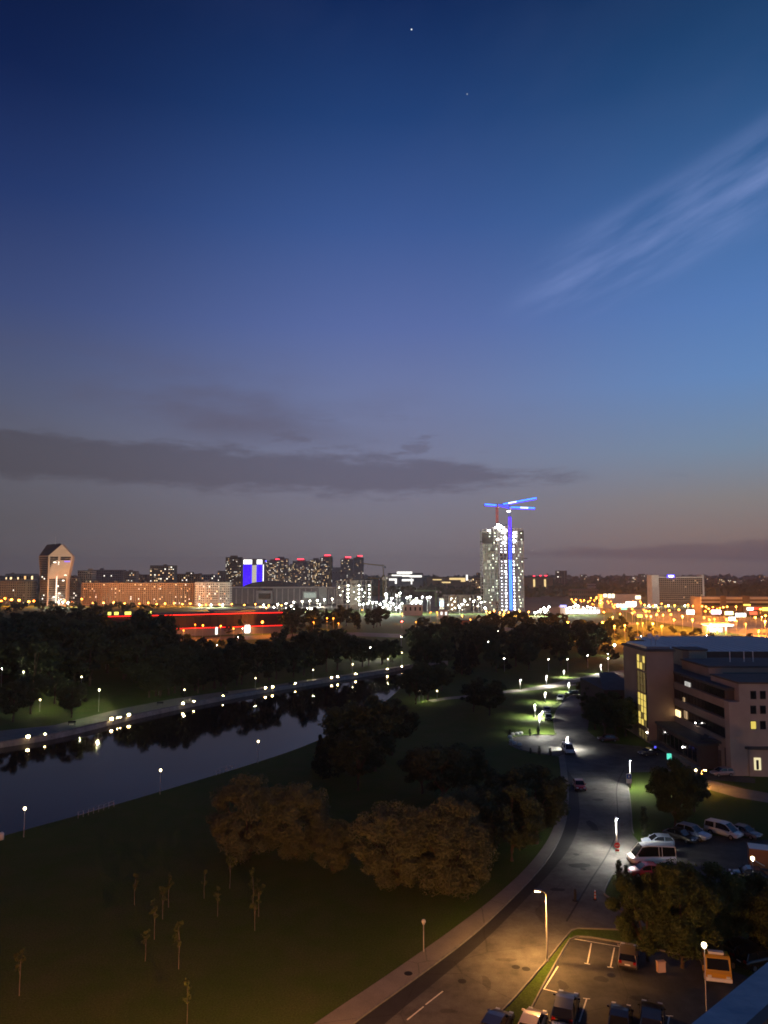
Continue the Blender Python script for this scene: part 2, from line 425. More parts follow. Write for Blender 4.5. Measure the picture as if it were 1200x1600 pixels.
kerb_l = smooth_line(pts([(455, 1676), (552, 1600), (650, 1530), (740, 1463), (800, 1406), (850, 1354), (876, 1312), (887, 1275), (889, 1240), (886, 1205), (882, 1180)]))
lawn_l = smooth_line(pts([(390, 1676), (492, 1600), (600, 1529), (700, 1459), (770, 1406), (825, 1356), (858, 1312), (872, 1275), (877, 1240), (876, 1205), (873, 1182)]))
road_r = pts([(650, 1690), (735, 1625), (785, 1582), (850, 1508), (897, 1451), (990, 1452), (1030, 1440), (1010, 1425), (966, 1411), (943, 1397), (958, 1367), (1000, 1366), (1000, 1318), (988, 1303), (986, 1260), (981, 1226), (985, 1207), (1060, 1205), (1050, 1180), (1000, 1166), (940, 1160), (918, 1142), (922, 1110), (942, 1085), (975, 1064), (1000, 1054)])
road_up_l = pts([(960, 1052), (925, 1066), (890, 1086), (872, 1104), (864, 1125), (870, 1148), (830, 1148), (802, 1152), (794, 1163), (812, 1172), (845, 1178)])
sheet('road', [*kerb_l, *road_up_l[::-1], *road_r[::-1]], 0.006, M_ASPH, False)
N_ = 60
K = along(kerb_l, N_); LW = along(lawn_l, N_)
raised('footpath', LW, along(offset(kerb_l, 0.18), N_), 0.11, M_PAVE)
raised('kerb', along(offset(kerb_l, 0.165), N_), along(offset(kerb_l, -0.02), N_), 0.14, M_KERB)
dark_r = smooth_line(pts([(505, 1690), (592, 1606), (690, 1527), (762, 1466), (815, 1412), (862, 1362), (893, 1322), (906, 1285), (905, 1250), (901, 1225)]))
sheet('dark_road_patch', offset(kerb_l, -0.05)[:int(len(kerb_l) * 0.9)] + dark_r[::-1], 0.010, M_ASPH_D, False)  # darker strip of road surface along the left kerb
def kerb_along(px_pts, name='kerb', w=0.16, h=0.14):
    l = smooth_line(pts(px_pts), 1); n = max(8, len(l) * 2)
    return raised(name, along(offset(l, w / 2), n), along(offset(l, -w / 2), n), h, M_KERB)
kerb_along([(735, 1625), (785, 1582), (850, 1508), (892, 1455), (900, 1451), (930, 1452), (985, 1454)])
kerb_along([(1030, 1440), (1010, 1425), (966, 1411), (946, 1400), (943, 1395), (957, 1367)])
kerb_along([(990, 1303), (988, 1300), (986, 1260), (981, 1226), (985, 1209)])
kerb_along([(873, 1182), (845, 1178), (812, 1172), (794, 1163), (802, 1152), (830, 1148), (866, 1149)])
kerb_along([(960, 1052), (925, 1066), (890, 1086), (872, 1104), (864, 1125), (868, 1147)])
# inner footway on the right, flush kerb line in the carriageway
fw = smooth_line(pts([(975, 1203), (962, 1228), (965, 1262), (966, 1298), (950, 1335), (925, 1372), (900, 1415), (885, 1440)]))
raised('drain_channel', along(offset(fw, 0.10), 40), along(offset(fw, -0.10), 40), 0.018, M_ASPH_D, 0.008)
# car parks
park_b = [(897, 1461), (985, 1476), (1085, 1497), (1180, 1530), (1200, 1640), (800, 1640), (838, 1560), (886, 1474)]
sheet('car_park', park_b, 0.008, M_ASPH_P)
kerb_along([(800, 1640), (838, 1560), (886, 1474), (897, 1461), (985, 1476), (1085, 1497)])
park_r = [(1000, 1322), (1050, 1306), (1120, 1306), (1260, 1318), (1300, 1400), (1100, 1385), (1000, 1372), (962, 1367)]
sheet('parking_area', park_r, 0.011, M_ASPH_P)
sheet('side_path', [(1082, 1222), (1110, 1219), (1160, 1232), (1260, 1250), (1260, 1264), (1150, 1246), (1095, 1230)], 0.008, M_PAVE)
sheet('service_yard', [(1045, 1180), (1075, 1196), (1110, 1206), (1180, 1216), (1180, 1224), (1080, 1216), (1055, 1206)], 0.013, M_ASPH_P)
# painted markings
def stripe(a, b, w, z=0.016, name='road_marking'):
    a = P(*a); b = P(*b); t = (b - a).normalized(); n = Vector((-t.y, t.x, 0)) * w / 2
    m = MB().add([(*(a + n).xy, z), (*(a - n).xy, z), (*(b - n).xy, z), (*(b + n).xy, z)], [(0, 1, 2, 3)])
    return struct(m.build(name, M_PAINT))
stripe((636, 1594), (662, 1573), 0.13); stripe((665, 1570), (692, 1549), 0.13)
for a, b in (((924, 1474), (918, 1505)), ((960, 1481), (954, 1511)), ((892, 1466), (868, 1508)), ((890, 1466), (985, 1482)), ((913, 1505), (922, 1507)), ((949, 1511), (958, 1512)),
             ((872, 1510), (850, 1545)), ((848, 1545), (876, 1552)), ((876, 1552), (862, 1600)), ((917, 1560), (905, 1597)), ((911, 1560), (922, 1561)), ((1046, 1587), (1042, 1610)), ((1040, 1587), (1052, 1588))):
    stripe(a, b, 0.12)
# grass islets are raised lawns behind their kerbs
sheet('lawn_island', [(946, 1399), (960, 1370), (1000, 1370), (1090, 1392), (1240, 1420), (1300, 1560), (1180, 1526), (1085, 1494), (985, 1473), (990, 1455), (1034, 1442), (1012, 1427), (968, 1412)], 0.10, M_LAWN)
sheet('lawn_verge', [(800, 1638), (837, 1559), (885, 1473), (896, 1459), (985, 1474), (985, 1456), (930, 1454), (901, 1453), (893, 1457), (852, 1510), (787, 1584), (738, 1627)], 0.09, M_LAWN)
sheet('promenade', [(-60, 1148), (85, 1133), (190, 1107), (270, 1092), (340, 1082), (400, 1075), (480, 1062), (560, 1051), (640, 1038), (640, 1041), (600, 1047), (500, 1062), (400, 1078), (300, 1097), (200, 1117), (85, 1146), (-60, 1170)], 0.008, M_PAVE)
sheet('park_path', [(668, 1094), (700, 1089), (745, 1085), (790, 1079), (900, 1068), (900, 1071), (790, 1083), (745, 1089), (700, 1093), (676, 1097)], 0.008, M_PAVE)
sheet('upper_road', [(820, 1076), (870, 1066), (940, 1051), (975, 1047), (1000, 1044), (1000, 1049), (945, 1056), (900, 1066), (850, 1076)], 0.009, M_PAVE)
sheet('embankment_road', [(-80, 1040), (0, 1028), (150, 1010), (300, 996), (480, 990), (560, 988), (640, 991), (760, 982), (860, 976), (1000, 972), (1000, 976), (860, 981), (760, 988), (640, 997), (560, 994), (480, 996), (300, 1003), (150, 1019), (0, 1038), (-80, 1052)], 0.006, M_ASPH)
sheet('avenue', [(980, 956), (1060, 955), (1130, 961), (1210, 967), (1320, 972), (1320, 1006), (1210, 1001), (1120, 985), (1040, 974), (1000, 966)], 0.010, mat('far_asphalt', (0.19, 0.18, 0.17), 0.8, var=0.3, scale=0.03))
sheet('city_forecourt', [(60, 948), (200, 947), (330, 947), (450, 952), (560, 953), (700, 958), (880, 960), (1000, 955), (1010, 940), (900, 930), (600, 931), (100, 933)], 0.008, mat('yard_gravel', (0.075, 0.07, 0.065), 0.9, var=0.4, scale=0.02))
# repair patches and oil stains
rp = random.Random(17)
for x, y, rx, ry, mt in ((905, 1352, 1.6, .8, M_ASPH_D), (925, 1290, .7, 2.6, M_ASPH_D), (790, 1500, 1.3, .35, M_ASPH_P), (845, 1430, .5, 2.2, M_ASPH_P), (935, 1250, 1.1, .7, M_ASPH_D), (700, 1580, .9, .35, M_ASPH_P), (930, 1205, 2.4, 1.0, M_ASPH_P), (940, 1530, .7, .6, M_ASPH_D), (880, 1540, .6, .9, M_ASPH_D), (1000, 1560, 1.0, .5, M_ASPH_D), (1090, 1345, 1.6, .8, M_ASPH_D), (760, 1535, .4, 1.4, M_ASPH_P), (870, 1390, 1.2, .5, M_ASPH_D)):
    c = P(x, y); n = 11
    sheet('dark_road_patch', [Vector((c.x + rx * rp.uniform(.65, 1.1) * math.cos(2 * math.pi * k / n), c.y + ry * rp.uniform(.65, 1.1) * math.sin(2 * math.pi * k / n), 0)) for k in range(n)], 0.0145 if y > 1440 or x > 1000 else 0.0125, mt, False)
# manholes
for i, (a, b) in enumerate(((822, 1514), (806, 1511), (955, 1524), (638, 1523), (722, 1533), (911, 1358), (900, 1335), (929, 1233))):
    p = P(a, b); mm = MB().lathe([(0.0, 0.0), (0.36, 0.0), (0.40, -0.012)], 14)
    o = mm.build('manhole_cover', mat('cast_iron', (0.02, 0.02, 0.02), 0.6, 0.4)); o.location = (p.x, p.y, 0.13 if (a, b) == (638, 1523) else 0.024)
    tag(o, ('round manhole cover in the lamp-lit lane by the verge', 'smaller manhole cover beside another in the lamp-lit lane', 'manhole cover in the empty parking bay', 'manhole cover set in the pale footpath', 'manhole cover in the road near the dashed line', 'manhole cover in the road below the no-entry sign', 'manhole cover in the dark road patch by the bend', 'manhole cover in the road beside the red car')[i], 'manhole', 'manhole covers in the road and car park')

# ================================================================== TREES
M_BARK = mat('bark', (0.09, 0.065, 0.045), 0.95, var=0.4, scale=4)
M_BARKW = mat('whitewashed_bark', (0.14, 0.13, 0.115), 0.9, var=0.3, scale=5)
M_LEAF = mat('leaf', (0.070, 0.098, 0.026), 0.8, objvar=0.3, transl=0.25, var=0.35, scale=0.8)
M_LEAFG = mat('willow_leaf', (0.115, 0.130, 0.066), 0.8, objvar=0.15, transl=0.2, var=0.3, scale=0.9)
M_LEAFD = mat('dark_leaf', (0.058, 0.078, 0.034), 0.85, objvar=0.25, transl=0.2, var=0.35, scale=0.6)
M_NEED = mat('needle', (0.018, 0.032, 0.016), 0.85, objvar=0.25, transl=0.1, var=0.3, scale=1.0)

def crown_mesh(name, seed, n, leaf, clumps, m, shape='round', h=1.0, w=1.0, base=0.28):
    """leaf-sized quads in clumps; unit tree: total height 1, crown width w"""
    g = np.random.default_rng(seed)
    if shape == 'cone':
        t = g.random(clumps) ** 0.75
        zc = base + (1 - base) * t * 0.97
        rr = (1 - t) * 0.5 * w * np.sqrt(g.random(clumps) * 0.6 + 0.4)
        cr = 0.05 + 0.11 * (1 - t) * w
        a = g.random(clumps) * 2 * np.pi
        c = np.stack([rr * np.cos(a), rr * np.sin(a), zc - rr * 0.18], 1)
    elif shape == 'column':
        t = g.random(clumps); zc = base + (1 - base) * t
        prof = np.sin(np.pi * np.clip(t * 0.85 + 0.12, 0, 1)) ** 0.6
        a = g.random(clumps) * 2 * np.pi; rr = prof * 0.3 * w * np.sqrt(g.random(clumps))
        c = np.stack([rr * np.cos(a), rr * np.sin(a), zc * 0.97], 1); cr = np.full(clumps, 0.22 * w)
    else:
        d = g.normal(size=(clumps, 3)); d /= np.linalg.norm(d, axis=1)[:, None]
        rad = 0.55 + 0.45 * g.random(clumps) ** 0.5
        rad *= 1 + 0.16 * np.sin(3 * np.arctan2(d[:, 1], d[:, 0]) + seed) * (1 - np.abs(d[:, 2]))
        mid = (1 + base) / 2; hh = (1 - base) / 2
        c = np.stack([d[:, 0] * rad * w * 0.42, d[:, 1] * rad * w * 0.42, mid + d[:, 2] * rad * hh * 0.88], 1)
        c[:, 2] += 0.05 * (g.random(clumps) - 0.5)
        cr = (0.07 + 0.075 * g.random(clumps)) * (0.5 + 0.5 * w)
    ci = g.integers(0, clumps, n)
    d = g.normal(size=(n, 3)); d /= np.linalg.norm(d, axis=1)[:, None]
    rad = g.random(n) ** 0.45
    p = c[ci] + d * (rad * (cr if np.ndim(cr) == 0 else cr[ci]))[:, None] * np.array([1, 1, 0.8])
    # leaf frame: lean outwards
    nrm = d + 0.6 * g.normal(size=(n, 3)); nrm /= np.linalg.norm(nrm, axis=1)[:, None]
    u = np.cross(nrm, g.normal(size=(n, 3))); u /= np.linalg.norm(u, axis=1)[:, None]
    v = np.cross(nrm, u)
    s = leaf * (0.6 + 0.8 * g.random(n))[:, None]
    q = np.stack([p - u * s, p - v * s * 0.55, p + u * s, p + v * s * 0.55], 1).reshape(-1, 3)
    me = bpy.data.meshes.new(name)
    me.vertices.add(4 * n); me.vertices.foreach_set('co', q.ravel().astype(np.float32))
    me.loops.add(4 * n); me.loops.foreach_set('vertex_index', np.arange(4 * n, dtype=np.int32))
    me.polygons.add(n); me.polygons.foreach_set('loop_start', np.arange(0, 4 * n, 4, dtype=np.int32))
    me.update(calc_edges=True); me.materials.append(m)
    return me, c
def trunk_mesh(name, seed, clumps, r=0.022, base=0.28, m=None, limbs=7):
    rnd = random.Random(seed); b = MB()
    b.tube([(0, 0, -0.01), (rnd.uniform(-.01, .01), rnd.uniform(-.01, .01), base * 0.6), (rnd.uniform(-.02, .02), rnd.uniform(-.02, .02), base * 1.3), (0, 0, 0.72)], [r * 1.35, r, r * 0.8, r * 0.25], 7)
    for i in range(limbs):
        c = clumps[rnd.randrange(len(clumps))]
        z0 = base * rnd.uniform(0.8, 1.5)
        b.tube([(0, 0, z0), (c[0] * 0.45, c[1] * 0.45, z0 + (c[2] - z0) * 0.6), tuple(c)], [r * 0.5, r * 0.33, r * 0.1], 5)
    return b.mesh(name, m or M_BARK)
def proto(seed, n, leaf, clumps, m, shape='round', w=0.8, base=0.28, r=0.022, bark=None, limbs=7):
    c, cc = crown_mesh('crown', seed, n, leaf, clumps, m, shape, 1.0, w, base)
    return trunk_mesh('trunk', seed, cc, r, base, bark, limbs), c
def plant(pr, loc, h, label, group=None, name='tree', rz=None, sx=1.0, cat='tree'):
    o = thing(name, label, cat, loc, 0.0 if rz is None else rz, group)
    o.scale = (h * sx, h * sx, h)
    link('trunk', pr[0], o); link('crown', pr[1], o)
    return o
PR_W = [proto(11 + i, 44000, 0.0120, 100, M_LEAFG, w=1.16, base=-0.01, limbs=9) for i in range(3)]
PR_N = [proto(31 + i, 26000, 0.0145, 64, M_LEAF, w=0.86, base=0.1, limbs=9) for i in range(3)]
PR_D = [proto(41 + i, 9000, 0.021, 46, M_LEAFD, w=0.85, base=0.2) for i in range(4)]
PR_F = [proto(61 + i, 2200, 0.040, 30, M_LEAFD, w=0.85, base=0.16, limbs=4) for i in range(5)]
PR_P = [proto(71 + i, 1900, 0.036, 26, M_LEAFD, 'column', w=0.5, base=0.12, limbs=3) for i in range(2)]
PR_S = [proto(81 + i, 5200, 0.022, 90, M_NEED, 'cone', w=0.5, base=0.06, limbs=0) for i in range(2)]
PR_Y = [proto(91 + i, 130, 0.030, 9, M_LEAF, w=0.26, base=0.45, r=0.0065, bark=M_BARKW, limbs=5) for i in range(3)]
PR_T = [proto(95, 2600, 0.016, 60, M_NEED, 'column', w=0.34, base=0.03, limbs=0)]
rng = random.Random(5)

def tree_px(pr, x, yb, ytop, label, group=None, sx=1.0, name='tree', rz=None):
    b = P(x, yb); h = PY(x, ytop, b.y).z
    return plant(pr, b, h, label, group, name, rng.uniform(0, 6.28) if rz is None else rz, sx)
# broad grey-green willows on the lawn
g = 'broad willows on the lawn'
tree_px(PR_W[0], 622, 1383, 1252, 'broad round willow with dry olive foliage, lit orange from the road', g, 1.0, 'willow_tree')
tree_px(PR_W[1], 700, 1396, 1254, 'broad willow leaning over the footpath, its skirt touching the grass', g, 1.0, 'willow_tree')
tree_px(PR_W[2], 728, 1338, 1230, 'darker willow rising behind the pair beside the footpath', g, 0.95, 'willow_tree')
g = 'willows near the river bank'
tree_px(PR_W[1], 385, 1340, 1216, 'wide dim willow beside the young planted saplings', g, 1.05, 'willow_tree')
tree_px(PR_W[2], 462, 1338, 1224, 'rounded willow in the middle of the dim lawn clump', g, 0.95, 'willow_tree')
tree_px(PR_W[0], 519, 1360, 1276, 'small willow with a pale bare trunk at the end of its clump', g, 0.85, 'willow_tree')
# dark trees along the near bank and the road bend
for i, (x, yb, yt) in enumerate(((515, 1212, 1118), (548, 1200, 1092), (585, 1205, 1088), (612, 1180, 1092), (560, 1235, 1135), (500, 1205, 1148))):
    tree_px(PR_S[i % 2] if i in (0, 5) else PR_D[i % 4], x, yb, yt, ('pointed black fir at the water edge of the near bank clump', 'tall dark broadleaf behind the firs of the near bank clump', 'tallest black-green tree of the near bank clump', 'dark tree of the near bank clump closest to the small lit lawn', 'low spreading dark tree on the lawn side of the near bank clump', 'shorter pointed fir beside the lamp on the near bank')[i], 'dark clump on the near river bank', 1.0 if i in (0, 5) else 1.15)
for i, (x, yb, yt) in enumerate(((690, 1262, 1156), (722, 1250, 1160), (660, 1240, 1166))):
    tree_px(PR_D[(i + 1) % 4], x, yb, yt, ('rounded dark tree directly behind the willow pair', 'rounded dark tree between the willows and the turning bay', 'rounded dark tree between the willows and the river clump')[i], 'rounded trees in the middle of the park lawn', 1.25)
for i, (x, yb, yt) in enumerate(((800, 1345, 1222), (838, 1318, 1196), (770, 1300, 1200), (852, 1280, 1196), (815, 1270, 1200))):
    tree_px(PR_D[i % 4], x, yb, yt, ('dark leafy tree beside the footpath, next to the willows', 'tall dark tree overhanging the footpath at the road bend', 'dark tree set back on the lawn behind the willows', 'dark tree at the footpath opposite the red car', 'dark tree on the park side of the road bend trees')[i], 'dark trees at the road bend', 1.1)
for i, (x, yb, yt) in enumerate(((650, 1100, 1042), (668, 1094, 1030), (690, 1080, 1035), (640, 1088, 1045), (740, 1112, 1064), (765, 1118, 1070), (752, 1100, 1058), (775, 1096, 1062))):
    tree_px(PR_D[i % 4], x, yb, yt, ('dark park tree with its lower leaves lit yellow-green by a lamp', 'dark park tree rising right above the bright lamp lawn', 'dark park tree behind the bright lamp lawn', 'dark park tree between the lit lawn and the river', 'dark park tree where the lit path ends', 'dark park tree beyond the lit path towards the road', 'dark park tree standing over the lit path', 'dark park tree between the path and the upper road')[i], 'park trees beside the lamp-lit lawn', 1.15)
for i, (x, yb, yt) in enumerate(((930, 1140, 1088), (945, 1150, 1082), (962, 1148, 1080), (978, 1150, 1096), (925, 1118, 1072), (915, 1092, 1062), (960, 1120, 1070))):
    tree_px(PR_D[(i + 2) % 4], x, yb, yt, ('dark tree at the plaza edge before the low brown block', 'dark tree directly before the low brown block', 'dark tree hiding the wall of the low brown block', 'dark tree beside the foot of the glazed stair tower', 'dark tree beside the upper road above the plaza', 'dark tree at the bend of the upper road', 'dark tree behind the plaza trees')[i], 'trees against the office block', 1.2)
# trees round the car parks
g = 'big trees between the two car parks'
tree_px(PR_N[0], 1012, 1502, 1354, 'big leafy tree overhanging the parked bronze hatchback', g, 0.92)
tree_px(PR_N[1], 1066, 1512, 1344, 'big leafy tree standing between the hatchback and the orange truck', g, 0.92)
tree_px(PR_N[2], 1122, 1478, 1352, 'leafy tree whose top is lit by the bracket lamp', g, 1.1)
tree_px(PR_N[0], 1174, 1468, 1362, 'leafy tree with pale lit top beside the brown cargo box', g, 1.05)
tree_px(PR_N[1], 1214, 1500, 1380, 'leafy tree beside the row of dark cars under the parapet', g, 1.05)
tree_px(PR_N[2], 1055, 1292, 1186, 'round tree on the lawn beside the turquoise sign', 'lawn trees by the yard', 0.95)
tree_px(PR_D[1], 1085, 1268, 1204, 'small tree by the yard lamp and its orange lit path', 'lawn trees by the yard', 1.0)
for x, yb, yt, lab in ((968, 1392, 1342, 'slim dark cypress on the grass islet, the taller of the two'), (979, 1392, 1350, 'slim dark cypress on the grass islet, the shorter of the two'), (1007, 1310, 1258, 'slim dark cypress at the corner of the lawn by the parked cars')):
    tree_px(PR_T[0], x, yb, yt, lab, 'slim cypresses by the car park', 1.0, 'cypress_tree')
for i, (x, yb, yt) in enumerate(((797, 1165 - 14, 1139), (828, 1150, 1138), (841, 1148, 1134), (829, 1178, 1168), (843, 1180, 1165), (860, 1181, 1168))):
    tree_px(PR_T[0], x, yb, yt, ('short thuja among the white boulders of the turning bay', 'short thuja on the upper islet, away from its lamp', 'short thuja beside the islet column lamp', 'short thuja on the lower rim of the turning bay by the boulders', 'middle thuja on the lower rim of the turning bay', 'short thuja beside the column lamp at the bay mouth')[i], 'clipped thujas round the turning bay', 1.5, 'thuja_shrub')
# young staked saplings
for i, (x, yb) in enumerate(((210, 1414), (263, 1418), (254, 1436), (319, 1404), (340, 1432), (359, 1388), (395, 1416), (398, 1454), (227, 1502), (279, 1514), (241, 1468), (30, 1556), (292, 1600), (404, 1432))):
    b = P(x, yb); plant(PR_Y[i % 3], b, rng.uniform(3.2, 4.4), 'young sapling with a pale whitewashed trunk on the dark lawn', 'young saplings on the lawn', 'sapling', rng.uniform(0, 6))

MASS = []
def scatter(region, count, mind, hr, protos, label, group, name='tree', sx=(1.0, 1.35), mask=None, mass=False):
    pl = [P(a, b) for a, b in region]; xs = [p.x for p in pl]; ys = [p.y for p in pl]; got = []; tries = 0
    while len(got) < count and tries < 40000:
        tries += 1
        # sample evenly by picture row so that far rows are not overcrowded
        p = Vector((rng.uniform(min(xs), max(xs)), rng.uniform(min(ys), max(ys)), 0))
        if not in_poly(p, pl): continue
        if mask and not mask(p): continue
        if any((p - q).length < mind for q in got): continue
        got.append(p)
        pr = rng.choice(protos)
        if mass: MASS.append((pr, p, rng.uniform(*hr), rng.uniform(0, 6.28), rng.uniform(*sx))); continue
        plant(pr, p, rng.uniform(*hr), label, group, name, rng.uniform(0, 6.28), rng.uniform(*sx))
    return got
far_mix = PR_F + PR_F + PR_P + PR_S[:1]
# wood on the far bank
LB = ('tall dark tree in the belt above the lamp-lit promenade lawn', 'tree belt above the promenade lawn')
scatter([(-40, 1080), (60, 1085), (160, 1068), (235, 1082), (250, 1075), (250, 1016), (150, 1030), (-40, 1046)], 44, 6.0, (16, 21.5), far_mix, *LB)
LB2 = ('dark leafy tree in the belt close behind the far promenade', 'tree belt close behind the far promenade')
scatter([(250, 1075), (330, 1062), (400, 1056), (480, 1044), (560, 1034), (560, 1024), (300, 1036), (250, 1042)], 14, 6.0, (10, 13.5), far_mix, *LB2)
row = resample(smooth_line(pts([(232, 1090), (270, 1085), (340, 1075), (400, 1068), (480, 1055), (560, 1044), (612, 1036)])), 5.5)
for i, q in enumerate(row):
    plant(rng.choice(PR_F + PR_P[:1] if i % 3 else PR_D), q + Vector((rng.uniform(-1.5, 1.5), rng.uniform(0, 5), 0)), rng.uniform(10.5, 16.5) * (1 if i < len(row) * .8 else .7), 'dark tree in the dense row lining the far promenade', 'dense tree row lining the far promenade', 'tree', rng.uniform(0, 6.28), rng.uniform(.95, 1.25))
scatter([(-60, 1040), (150, 1014), (150, 1030), (-60, 1046)], 16, 8.0, (12, 16), far_mix, *LB)
scatter([(150, 1014), (300, 1004), (480, 998), (560, 996), (560, 1012), (300, 1012), (150, 1030)], 12, 9.0, (4, 7), far_mix, *LB2)
scatter([(-60, 1000), (-60, 1024), (150, 1008), (150, 985), (100, 985)], 36, 8.0, (14, 18), far_mix, 'tall dark tree in the wood beside the end of the red-lit hall', 'wood beside the red-lit hall')
scatter([(150, 1008), (260, 998), (260, 988), (150, 990)], 9, 9.0, (8, 13), far_mix, 'ragged dark tree half hiding the red-lit hall', 'ragged trees before the red-lit hall')
scatter([(-40, 962), (-40, 950), (120, 950), (250, 953), (250, 960)], 40, 10.0, (7, 10), PR_F, 'dark tree in the wood behind the red-lit hall', 'wood behind the red-lit hall', mass=True)
scatter([(150, 1002), (360, 994), (440, 990), (440, 984), (250, 990), (150, 994)], 18, 7.0, (3, 6.5), PR_F, 'low tree standing before the red-lit hall', 'low trees before the red-lit hall')
scatter([(170, 1000), (360, 993), (430, 990), (430, 984), (250, 989), (170, 994)], 4, 14.0, (10, 15), far_mix, 'taller ragged tree breaking the red strips of the hall', 'ragged trees before the red-lit hall')
scatter([(445, 1000), (600, 998), (600, 975), (445, 970)], 26, 10.0, (9, 16), far_mix, 'tree beside the orange-lit street short of the building site', 'trees short of the building site', mask=lambda p: not (P(480, 996).x < p.x < P(590, 996).x and p.y < P(500, 985).y))
scatter([(640, 1052), (700, 1058), (800, 1056), (850, 1040), (930, 1040), (940, 1000), (640, 1000)], 66, 8.5, (9, 14), far_mix, 'dark tree in the park wood between the river and the offices', 'park wood between river and offices')
scatter([(650, 1000), (940, 1000), (1000, 986), (800, 978), (760, 978), (700, 984), (650, 988)], 36, 10.0, (8, 13), far_mix, 'dark tree on the edge of the park wood by the avenue', 'edge of the park wood by the avenue', mass=True, mask=lambda p: not (P(705, 980).x < p.x < P(740, 980).x))
scatter([(940, 1040), (980, 1030), (1200, 1000), (1260, 1012), (1200, 1010), (1040, 984), (940, 990)], 30, 9.0, (3.5, 6), PR_F, 'dark tree in the row between the offices and the avenue', 'tree row between offices and avenue', mass=True)
# trees on the lit park lawn
for i, (x, yb, yt) in enumerate(((112, 1121, 1062), (48, 1116, 1050), (20, 1128, 1062), (85, 1100, 1050), (250, 1090, 1040), (310, 1083, 1044), (352, 1078, 1040), (288, 1092, 1080))):
    tree_px(PR_D[i % 4], x, yb, yt, ('lone dark tree in the middle of the lamp-lit promenade lawn', 'dark tree wrapped round a glowing lamp on the promenade lawn', 'dark tree at the end of the lamp-lit promenade lawn', 'dark tree behind the lone one on the promenade lawn', 'low dark tree beside a single lamp above the promenade', 'low dark tree behind the bright small bush by the promenade', 'low rounded dark tree close behind the promenade', 'small bright green bush under a promenade lamp')[i], 'lawn trees above the promenade', 1.0)

def build_mass():
    V = []; n = 0
    for pr, p, h, a, sx in MASS:
        me = pr[1]; co = np.empty(len(me.vertices) * 3, np.float32); me.vertices.foreach_get('co', co); co = co.reshape(-1, 3)
        c, s_ = math.cos(a), math.sin(a); w = np.empty_like(co)
        w[:, 0] = (co[:, 0] * c - co[:, 1] * s_) * h * sx + p.x; w[:, 1] = (co[:, 0] * s_ + co[:, 1] * c) * h * sx + p.y; w[:, 2] = co[:, 2] * h + p.z
        V.append(w)
    q = np.concatenate(V); n = len(q) // 4
    me = bpy.data.meshes.new('far_trees'); me.vertices.add(4 * n); me.vertices.foreach_set('co', q.ravel())
    me.loops.add(4 * n); me.loops.foreach_set('vertex_index', np.arange(4 * n, dtype=np.int32)); me.polygons.add(n); me.polygons.foreach_set('loop_start', np.arange(0, 4 * n, 4, dtype=np.int32))
    me.update(calc_edges=True); me.materials.append(M_LEAFD)
    tag(link('treeline', me, None, 'stuff'), 'dark unbroken treeline beyond the park along the avenue and the red-lit hall', 'treeline', kind='stuff')
build_mass()
# ------------------------------------------------------------------ far wood along the horizon (nobody could count it)
def far_wood():
    g = np.random.default_rng(7); V = []; Fc = []
    base = np.array([(math.cos(a) * math.cos(b), math.sin(a) * math.cos(b), math.sin(b)) for b in (-0.3, 0.45, 1.1) for a in np.arange(7) * 2 * np.pi / 7] + [(0, 0, 1.0)])
    fs = [(r * 7 + k, r * 7 + (k + 1) % 7, (r + 1) * 7 + (k + 1) % 7, (r + 1) * 7 + k) for r in range(2) for k in range(7)]
    tr = [(14 + k, 14 + (k + 1) % 7, 21) for k in range(7)]
    me_v = []; me_f = []
    for (y0, y1, n, h0, h1) in ((1250, 1500, 700, 11, 17), (1700, 2100, 800, 13, 20), (2500, 3300, 1100, 16, 27), (4200, 5200, 900, 26, 40)):
        for i in range(n):
            Y = g.uniform(y0, y1); X = g.uniform(-0.62, 0.66) * Y
            if y0 < 1400 and X < -0.02 * Y: continue
            h = g.uniform(h0, h1); w = h * g.uniform(0.45, 0.8)
            v = base * (1 + 0.28 * g.normal(size=(22, 1)))
            v = v * np.array([w, w, h * 0.62]) + np.array([X, Y, h * 0.36])
            o = len(me_v) * 22
            me_v.append(v); me_f += [tuple(k + o for k in f) for f in fs] + [tuple(k + o for k in f) for f in tr]
    me = bpy.data.meshes.new('distant_woods'); me.from_pydata(np.concatenate(me_v).tolist(), [], me_f); me.materials.append(M_LEAFD)
    o = link('distant_woods', me, None, 'stuff'); tag(o, 'dim wooded belt along the city horizon', 'woods', kind='stuff')
far_wood()

# ================================================================== STREET LAMPS
M_STEEL = mat('galvanised_steel', (0.34, 0.34, 0.34), 0.55, 0.3, var=0.15, scale=3)
M_POLE_W = mat('white_pole', (0.72, 0.72, 0.70), 0.5, var=0.1, scale=2)
M_POLE_D = mat('dark_pole', (0.04, 0.04, 0.045), 0.5, 0.2)
E_SOD = glow('sodium_lens', SODIUM, 900); E_LED = glow('led_lens', WHITE, 260); E_GLOBE = glow('opal_globe', (1.0, 0.80, 0.42), 9)
E_FSOD = glow('far_sodium_lens', (1.0, 0.20, 0.012), 7); E_FWHT = glow('far_white_lens', (1.0, 0.93, 0.74), 60); E_FYEL = glow('far_warm_lens', (1.0, 0.32, 0.035), 14)
E_FLOOD = glow('flood_lens', (0.96, 1.0, 0.86), 70); E_BANK = glow('bank_lens', (1.0, 0.70, 0.28), 160)

